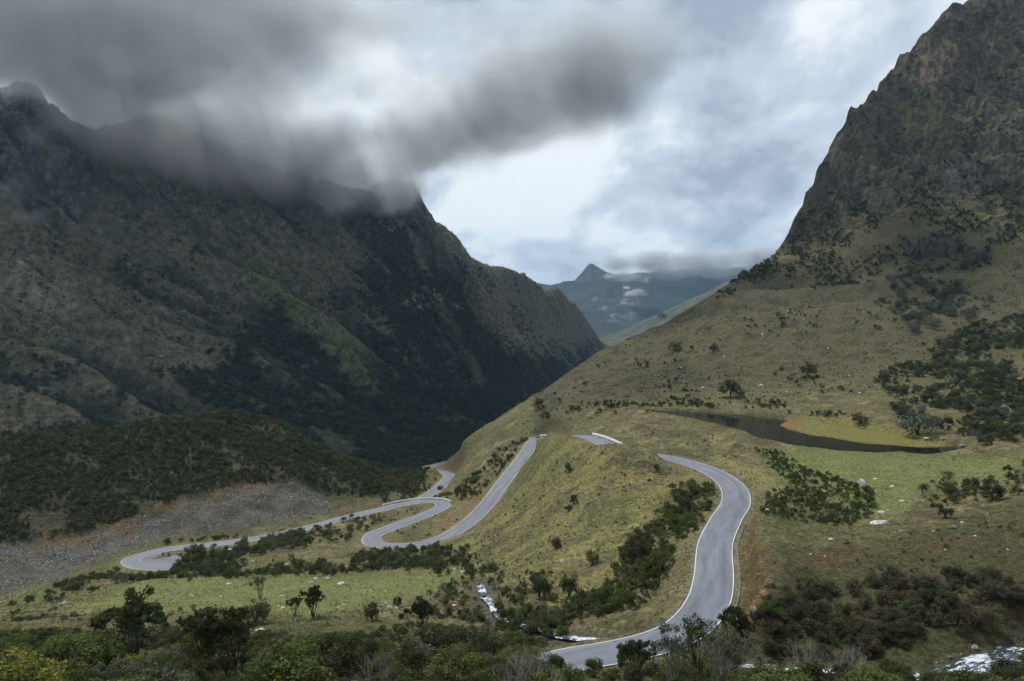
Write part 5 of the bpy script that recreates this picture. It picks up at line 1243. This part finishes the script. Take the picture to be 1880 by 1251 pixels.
gn_stuff('woodland', fo, 4.0 + 5.0 * rs.random(len(fo)) ** 1.7, low['forest'], rs, 'dark green woodland in the gullies of the left mountain', 'woodland', flat=np.array([1.15, 1.15, 0.85]))
cr_ = scatter([(1340,520),(1440,460),(1490,380),(1560,240),(1700,90),(1800,10),(1960,-60),(1960,500),(1700,500),(1500,520)], (540, 900), 0.24, rs, (22, -0.3, 0.4, 243), True, 0, True, extra=(NZ > 0.45) * (0.4 + 0.6 * (TZ < 95)))
gn_stuff('crag_scrub', cr_, 1.0 + 2.2 * rs.random(len(cr_)) ** 1.8, low['dark'] + low['silver'][:1], rs, 'dark scrub clinging to the ledges of the rocky mountain', 'scrub')
# ---- grass
tus = [blade_mesh('tussock', LEAF['grass'], 800 + k, 16, 0.55, 0.030) for k in range(4)]
hill = scatter(None, (335, 560), 0.30, rs, (9, -0.2, 0.5, 251), True, 5.0, extra=(TM['px'] > 950) * (TM['right'] < 0.5))
gn_stuff('hill_tussocks', hill, 0.25 + 0.75 * rs.random(len(hill)) ** 2.2, low['dark'][:2] + low['green'][:1], rs, 'small dark tussocks dotting the grazed hill', 'grass')
for dr_, dn, sz in (((60, 150), 2.6, (0.22, 0.5)), ((150, 240), 1.3, (0.26, 0.6)), ((240, 420), 0.42, (0.32, 0.75))):
    g = scatter(None, dr_, dn, rs, (5, -0.5, 0.5, 255), True, 3.9, extra=1 - 0.65 * TM['mead'])
    gn_stuff('grass', g, (sz[0] + (sz[1] - sz[0]) * rs.random(len(g)) ** 1.5) * (1.0), tus, rs, 'short tussocky grass over the near slopes', 'grass', 0.2)
reed = [blade_mesh('reed', LEAF['reed'], 820 + k, 14, 0.22, 0.035) for k in range(3)]
edge = (TM['marsh'] > 0.05) & (TM['marsh'] < 0.995); rp = scatter(None, (200, 400), 2.2, rs, None, True, 3, extra=np.maximum(edge, 0.25 * (TM['marsh'] > 0.5)), avoid_water=0) if False else None
mi, mj = np.where((TM['marsh'] > 0.3) & (TY < 330)); kk = rs.choice(len(mi), min(2600, len(mi) * 2)); ok = (TM['marsh'][mi[kk], mj[kk]] < 0.97) | (rs.random(len(kk)) < 0.08); mi, mj = mi[kk][ok], mj[kk][ok]
x_, y_, z_ = surf(np.minimum(mi, len(cols) - 2), np.minimum(mj, NR - 2), rs.random(len(mi)), rs.random(len(mi)))
gn_stuff('reeds', np.stack([x_, y_, np.maximum(z_, LAKE_Z - 0.1)], 1), 0.22 + 0.25 * rs.random(len(mi)), reed, rs, 'ochre reeds round the edge of the marsh in the lake', 'reeds', 0.1)
# ------------------------------------------------------------------ boulders
rk = np.random.default_rng(5)
NTH = ['leftmost', 'second from left', 'third from left', 'fourth from left', 'fifth from left', 'sixth from left', 'seventh from left', 'eighth from left', 'ninth from left', 'tenth from left', 'eleventh from left', 'twelfth from left', 'twelfth from right', 'eleventh from right', 'tenth from right', 'ninth from right', 'eighth from right', 'seventh from right', 'sixth from right', 'fifth from right', 'fourth from right', 'third from right', 'second from right', 'rightmost']
def row_of(items, what, white, flat, group):
    items = sorted(items)[:24]; n = len(items)
    for i, (px, row, w) in enumerate(items):
        boulder(px, row, w, f'{what}, {NTH[i] if i < 12 and i < n - 1 else NTH[24 - (n - i)]} of them', white, flat, group=group)
def boulder(px, row, w, label, white=True, flat=1.0, v=None, group=None, mesh=None, tall=None):
    p = place(px, row, 70); s = w / F * p[1] / 2.0; me = mesh or (ROCKS_W if white else ROCKS_G)[int(rk.integers(0, 4)) if v is None else v]
    o = bpy.data.objects.new('boulder', me); COL.objects.link(o); o.location = tuple(p - np.array([0, 0, 0.08 * s])); o.rotation_euler = (rk.normal(0, .12), rk.normal(0, .12), rk.uniform(0, 6.28)); o.scale = (s, s, s * (tall or flat)); tag(o, label, 'boulder', group); return o
for px, row, w, lb, wh, fl in (
  (1583,896,21,'tall white boulder standing on the green meadow',True,1.6),(1607,880,13,'flat white stone behind the tall meadow boulder',True,.5),(1638,894,9,'small white stone right of the tall meadow boulder',True,.7),
  (1615,963,31,'large white slab at the near edge of the green meadow',True,.7),(1618,942,13,'white boulder just behind the large white slab',True,.8),(1690,853,10,'lone grey stone far out on the green meadow',False,.6),
  (1748,846,8,'small grey stone near the far right end of the meadow',False,.6),(1654,920,11,'flat pale stone in the middle of the near meadow',True,.4),(1409,937,12,'white stone beside the near road bend',True,.8),
  (1526,991,11,'white stone on the grass below the thicket',True,.7),(1514,903,18,'grey rock half hidden in the thicket',False,.6),(1679,918,16,'dark boulder left of the bank bushes',False,.7),(1752,970,21,'grey boulder on the rough right slope',False,.7),
  (1466,847,5,'small black rock alone on the far left of the meadow',False,.8),(1508,815,16,'flat pale rock in the lake near its shore',True,.35),(1700,806,14,'pale boulder on the shore above the marsh end',True,.7),(1731,806,14,'rounded boulder right of the one above the marsh end',False,.8),
  (1768,820,15,'rust stained boulder at the right tip of the lake',False,.8),(1582,787,12,'grey boulder on the bank behind the marsh',False,.8),(122,1110,28,'long flat grey boulder at the left end of the lower meadow',False,.6),(433,1088,14,'grey boulder in the middle of the lower meadow',False,.8),
  (475,1160,22,'low pale rocks at the near edge of the lower meadow',True,.5),(498,987,13,'white boulder beside the lane below the scree',True,.7),(918,1052,12,'grey boulder on the bank above the stream',False,1.0),(1031,1030,9,'pale boulder by a bush on the knoll',True,.8),
  (1247,677,15,'grey outcrop stone high on the left of the grassy hill',False,.7),(1398,709,9,'white stone in the middle of the grassy hill',True,.8),(1149,1078,10,'ochre stone beside the dark round bush',False,.9),(737,1172,10,'pale boulder in the foreground scrub',True,1.1)):
    boulder(px, row, w, lb, wh, fl)
row_of(((351,1095,9),(406,1097,8),(420,1073,10),(519,1118,12),(510,1114,7),(518,1096,9),(570,1071,10),(579,1063,9),(602,1063,10),(626,1073,14),(621,1116,6),(631,1111,6),(300,1102,5),(458,1158,10),(668,1079,8),(708,1086,5),(709,1108,8),(714,1117,13),(728,1117,9),(733,1096,6),(276,1063,12),(834,1113,10)), 'pale boulder on the lower meadow', True, 0.75, 'pale boulders on the lower meadow')
row_of(((527,1038,9),(560,1037,9),(587,1031,9),(542,1037,5),(465,1031,7),(472,1014,7),(422,1010,9),(834,1047,8),(851,1051,10)), 'white boulder in the grass below the hairpins', True, 0.75, 'white boulders behind the lower meadow')
row_of(((1492,726,7),(1445,720,6),(1607,708,5),(1578,722,6),(1400,614,5),(1476,587,5),(1447,572,5),(1330,655,5),(1210,690,5),(1180,672,5),(1290,712,6),(1520,640,4),(1560,690,5),(1640,690,5),(1700,690,6)), 'tiny white stone on the hill above the lake', True, 0.75, 'white stones on the grassy hill')
kn = []
while len(kn) < 20:
    px, row = rk.uniform(900, 1220), rk.uniform(850, 1050)
    if row > 1540 - 0.68 * px: kn.append((px, row, rk.uniform(4, 9)))
row_of(kn, 'weathered stone on the open knoll face', False, .8, 'stones on the knoll face')
row_of(((1712,976,8),(1766,960,8),(1605,904,10),(1630,938,8),(1488,1019,8),(1514,1022,5),(1654,975,6),(1790,985,8),(1735,1010,6),(1850,1010,7)), 'small white stone on the rough right slope', True, 0.7, 'white stones on the right slope')
RUST = [rock_mesh('outcrop', 560 + k, M_ROCK_RUST, 2, 1.0, 0.4) for k in range(3)]
for px, row, w, v, lb, tl in ((1414,1075,20,0,'ochre rock outcrop at the top of the road cutting',1.2),(1402,1098,16,1,'rusty outcrop lower down the road cutting',1.2),(1392,1060,16,2,'small ochre ledge beside the gutter',1.0),(1378,1148,16,0,'ochre rock at the foot of the road cutting',1.3)):
    boulder(px, row, w, lb, mesh=RUST[v], tall=tl)
boulder(1388, 1130, 26, 'grey rock face low in the road cutting', False, 1.5)
row_of(((880,1078,10),(895,1068,8),(893,1112,9),(905,1125,8),(1745,1208,12),(1790,1190,16),(1835,1192,14),(1855,1200,10),(1130,1180,10),(1150,1186,12),(1172,1184,9),(915,1112,8),(884,1092,5),(890,1100,5),(903,1120,5),(912,1128,6),(898,1090,5),(1070,1170,6),(1055,1171,5),(1820,1205,9),(1765,1202,7),(1720,1217,8)), 'wet brown boulder at the edge of the stream', False, 0.8, 'boulders along the stream')
# scree
M_SCREE_D = plain('dark scree stone', (0.070, 0.064, 0.057), 0.95, 0.1, 0.3, 0.3)
M_SCREE = plain('scree stone', (0.140, 0.132, 0.120), 0.95, 0.1, 0.5, 0.3)
sc_m = [rock_mesh('scree_stone', 600 + k, (M_SCREE, M_SCREE, M_ROCK_GREY, M_SCREE_D, M_ROCK_WHITE)[k], 1, 0.7) for k in range(5)]
sp_ = scatter(None, (240, 420), 1.8, rs, None, True, 5.0, extra=TM['scree'] * (0.25 + 0.75 * sstep(-0.3, 0.4, fbm(TX / 12, TY / 12, 261, 3))))
gn_stuff('scree', sp_, 0.10 + 0.36 * rs.random(len(sp_)) ** 2.6, sc_m, rs, 'grey stones of the scree fan at the foot of the moraine', 'scree', 0.5)
# dark columnar rock band under the mountain
def rock_band():
    e = None; px = 1668.0; k = 0
    while px < 1802:
        w = rk.uniform(2.0, 6.5); step = w * 1.05 / 565 * F
        t = (px - 1668) / 134; row = 477 - 5 * math.sin(t * 3.0) - (6 if 0.62 < t < 0.8 else 0) + rk.normal(0, 2.0)
        p = place(px + step / 2, row, 480); px += step
        if e is None: e = empty('rock_band', p, 0, 'dark band of columnar cliff above the small green shelf', 'cliff'); p0 = p
        h = (9.0 + 5.5 * math.sin(math.pi * min(1, t * 1.15)) ** 0.6) * rk.uniform(0.72, 1.1); dp = 10.0; m = 7; rings = []; bm = bmesh.new()
        yo = rk.uniform(0.5, 3.5); lean = rk.normal(0, 0.05)
        for r_ in range(7):
            tt = r_ / 6; ring = []
            for q in range(m):
                a = 6.283 * q / m + 0.3; f = (1.0 + 0.16 * rk.normal()) * (1.0 - 0.35 * max(0, tt - 0.7) / 0.3)
                ring.append(bm.verts.new((w * 0.66 * f * math.cos(a) + lean * h * tt, dp * 0.5 * f * math.sin(a) + 2.0 + yo + 1.0 * tt, -2.5 + (h + 2.5) * tt + 0.6 * rk.normal() * (r_ > 0))))
            rings.append(ring)
        for r_ in range(6):
            for q in range(m): bm.faces.new((rings[r_][q], rings[r_][(q + 1) % m], rings[r_ + 1][(q + 1) % m], rings[r_ + 1][q]))
        bm.faces.new(rings[-1]); bm.faces.new(rings[0][::-1]); me = bpy.data.meshes.new('rock_column'); bm.to_mesh(me); bm.free(); me.materials.append(M_ROCK_DARK)
        kid('rock_column', me, e, tuple(p - p0)); k += 1
rock_band()
# ------------------------------------------------------------------ low cloud on the mountains, haze
def cloud_material(name, col, dens, aniso=0.3):
    m = bpy.data.materials.new(name); m.use_nodes = True; nodes_of(m.node_tree); b = NB(m.node_tree)
    pv = b.node('ShaderNodeVolumePrincipled'); pv.inputs['Color'].default_value = (*col, 1); pv.inputs['Anisotropy'].default_value = aniso
    at = b.node('ShaderNodeAttribute', attribute_name='density'); b.l.new(b.math('MULTIPLY', at.outputs['Fac'], dens), pv.inputs['Density'])
    pv.inputs['Density Attribute'].default_value = ''
    o = b.node('ShaderNodeOutputMaterial'); b.l.new(pv.outputs[0], o.inputs['Volume']); return m
def cloud(name, blobs, pad, vox, nscale, mat, label, erode=0.55, warp=0.35, clip=1.05):
    """soft vapour: a sum of rounded masses frayed by noise, sampled on a grid"""
    C = np.array([P(*q[:3]) for q in blobs]); R_ = np.array([[q[3], q[4], q[5]] for q in blobs])
    lo = (C - R_).min(0) - pad; hi = (C + R_).max(0) + pad
    g = bpy.data.node_groups.new(name + '_vapour', 'GeometryNodeTree'); b = NB(g)
    g.interface.new_socket('Geometry', in_out='INPUT', socket_type='NodeSocketGeometry'); g.interface.new_socket('Geometry', in_out='OUTPUT', socket_type='NodeSocketGeometry')
    go = g.nodes.new('NodeGroupOutput'); g.nodes.new('NodeGroupInput')
    pos = g.nodes.new('GeometryNodeInputPosition').outputs[0]
    wn = b.noise(pos, nscale * 0.8, 2.0, 0.5, out=1)
    wp = b.vmath('ADD', pos, b.vmath('SCALE', b.vmath('SUBTRACT', wn, (0.5, 0.5, 0.5)), warp / nscale))
    f = None
    for c, r, q_ in zip(C, R_, blobs):
        wt = q_[6] if len(q_) > 6 else 1.0
        d = b.vmath('LENGTH', b.vmath('DIVIDE', b.vmath('SUBTRACT', wp, tuple(c)), tuple(r)), out=1)
        v = b.ramp(d, 0.15, 1.2, wt, 0.0); f = v if f is None else b.math('ADD', f, v)
    f = b.math('MINIMUM', f, clip)
    na = b.math('SUBTRACT', b.noise(pos, nscale, 3.0, 0.5), 0.5); nb = b.math('SUBTRACT', b.noise(wp, nscale * 3.1, 5.0, 0.65), 0.5)
    n = b.math('ADD', b.math('ADD', b.math('MULTIPLY', na, 1.7), b.math('MULTIPLY', nb, 2.5)), 0.5); dens = b.math('SUBTRACT', f, b.math('MULTIPLY', n, erode * 1.6))
    dens = b.math('MAXIMUM', dens, 0.0)
    vc = g.nodes.new('GeometryNodeVolumeCube'); b.l.new(dens, vc.inputs['Density']); vc.inputs['Min'].default_value = tuple(lo); vc.inputs['Max'].default_value = tuple(hi)
    for k, ax in enumerate(('Resolution X', 'Resolution Y', 'Resolution Z')): vc.inputs[ax].default_value = max(8, int((hi[k] - lo[k]) / vox))
    sm = g.nodes.new('GeometryNodeSetMaterial'); sm.inputs['Material'].default_value = mat
    b.l.new(vc.outputs[0], sm.inputs[0]); b.l.new(sm.outputs[0], go.inputs[0])
    o = bpy.data.objects.new(name, bpy.data.meshes.new(name)); o.data.materials.append(mat); COL.objects.link(o)
    md = o.modifiers.new('vapour', 'NODES'); md.node_group = g; return tag(o, label, 'cloud', kind='stuff')
M_CLOUD = cloud_material('rain cloud', (0.87, 0.95, 1.0), 0.0145)
M_MIST = cloud_material('white mist', (0.92, 0.93, 0.95), 0.020)
M_FAR_CLOUD = cloud_material('grey cap cloud', (0.86, 0.90, 0.96), 0.014)
cloud('cloud', [(-120,60,1000,200,190,80),(40,85,1000,170,170,70),(140,150,1060,110,150,55,1.2),(205,218,1090,90,120,50,1.7),(250,240,1090,120,150,58,2.0),(330,255,1120,130,150,60,2.0),(410,285,1150,110,150,56,2.0),(490,315,1190,110,150,54,2.0),(565,338,1240,110,150,52,2.0),(640,350,1310,100,140,50,2.0),(705,344,1390,80,110,46,2.0),(742,334,1440,50,80,36,1.8),(330,235,1120,150,150,65),(500,295,1190,120,150,50),
                (560,260,1200,140,150,50),(680,290,1280,130,150,55),(770,285,1290,110,150,48),(850,245,1230,120,150,52),(930,210,1190,130,150,58),(1000,172,1160,140,150,60,.9),(1070,140,1130,120,140,62,.8),(1140,95,1110,110,130,60,.6),
                (0,0,900,190,180,90),(200,30,900,190,180,85),(380,60,920,170,170,75),(520,50,950,150,160,60),(640,0,950,140,150,55),(-150,-30,900,180,180,90),(330,-60,900,180,180,80),(300,140,980,150,150,60),(420,170,1040,130,150,45),(1040,70,1150,220,160,80,.42),(1190,40,1130,170,150,80,.42),(1120,190,1130,120,140,40,.55),(900,110,1180,220,150,70,.4),(1210,130,1120,120,130,60,.40),(1000,235,1160,110,130,30,.55),(820,10,1100,220,150,70,.45),(860,300,1230,90,100,30,.5),(760,170,1200,200,150,60,.35),(640,150,1150,160,150,60,.5)],
      20, 6.5, 0.0085, M_CLOUD, 'dark rain cloud bank hanging over the left mountain', 0.52, 0.8, 1.45)
cloud('mist', [(75,245,990,34,40,26),(110,285,960,26,30,22),(205,285,1090,45,50,40),(225,250,1110,40,50,30),(30,345,900,24,30,30),(60,395,850,26,30,14),(385,300,1190,34,40,18),(420,325,1160,26,30,14),(628,388,1330,16,20,10),(848,462,1590,14,20,22),(868,485,1600,10,14,9),(270,330,1100,24,30,14),(340,310,1150,28,30,16)],
      8, 3.5, 0.045, M_MIST, 'thin white mist wisps drifting across the left mountain', 0.62, 0.9)
cloud('cap_cloud', [(1130,484,6600,150,400,90),(1200,480,6600,280,400,130),(1290,480,6500,300,400,130),(1400,475,6400,350,400,140),(1118,508,6500,60,120,34,1.2),(1150,508,6500,140,250,46,1.3),(1230,504,6500,220,250,56,1.3),(1310,500,6500,220,250,56,1.3),(1150,520,6000,60,90,16),(1190,515,6000,60,90,16)],
      60, 22.0, 0.007, M_FAR_CLOUD, 'pale cloud capping the distant blue mountains', 0.5, 0.6)
cloud('cloud_puff', [(1160,540,5600,70,90,22,1.6),(1172,536,5600,55,80,30,1.6),(1150,530,5600,40,60,14,1.3),(1182,542,5600,35,60,10,1.3)], 12, 7.0, 0.016, cloud_material('white puff', (0.96, 0.97, 0.98), 0.03), 'small white cloud puff in front of the distant mountains', 0.45, 0.5)
HZ = bpy.data.materials.new('valley haze'); HZ.use_nodes = True; nodes_of(HZ.node_tree); b = NB(HZ.node_tree)
pv = b.node('ShaderNodeVolumePrincipled'); pv.inputs['Color'].default_value = (0.42, 0.69, 1.0, 1); pv.inputs['Density'].default_value = 0.000045; pv.inputs['Anisotropy'].default_value = 0.2
o_ = b.node('ShaderNodeOutputMaterial'); b.l.new(pv.outputs[0], o_.inputs['Volume'])
V_, Fc = [], []; zlo = float(TZ.min()) - 1.0; zhi = float(TZ.max()) + 60
box(V_, Fc, (0, 4550, (zlo + zhi) / 2), (16000, 9700, zhi - zlo)); hz = mesh_obj('haze', V_, Fc, HZ); tag(hz, 'blue valley haze', 'haze', kind='stuff')
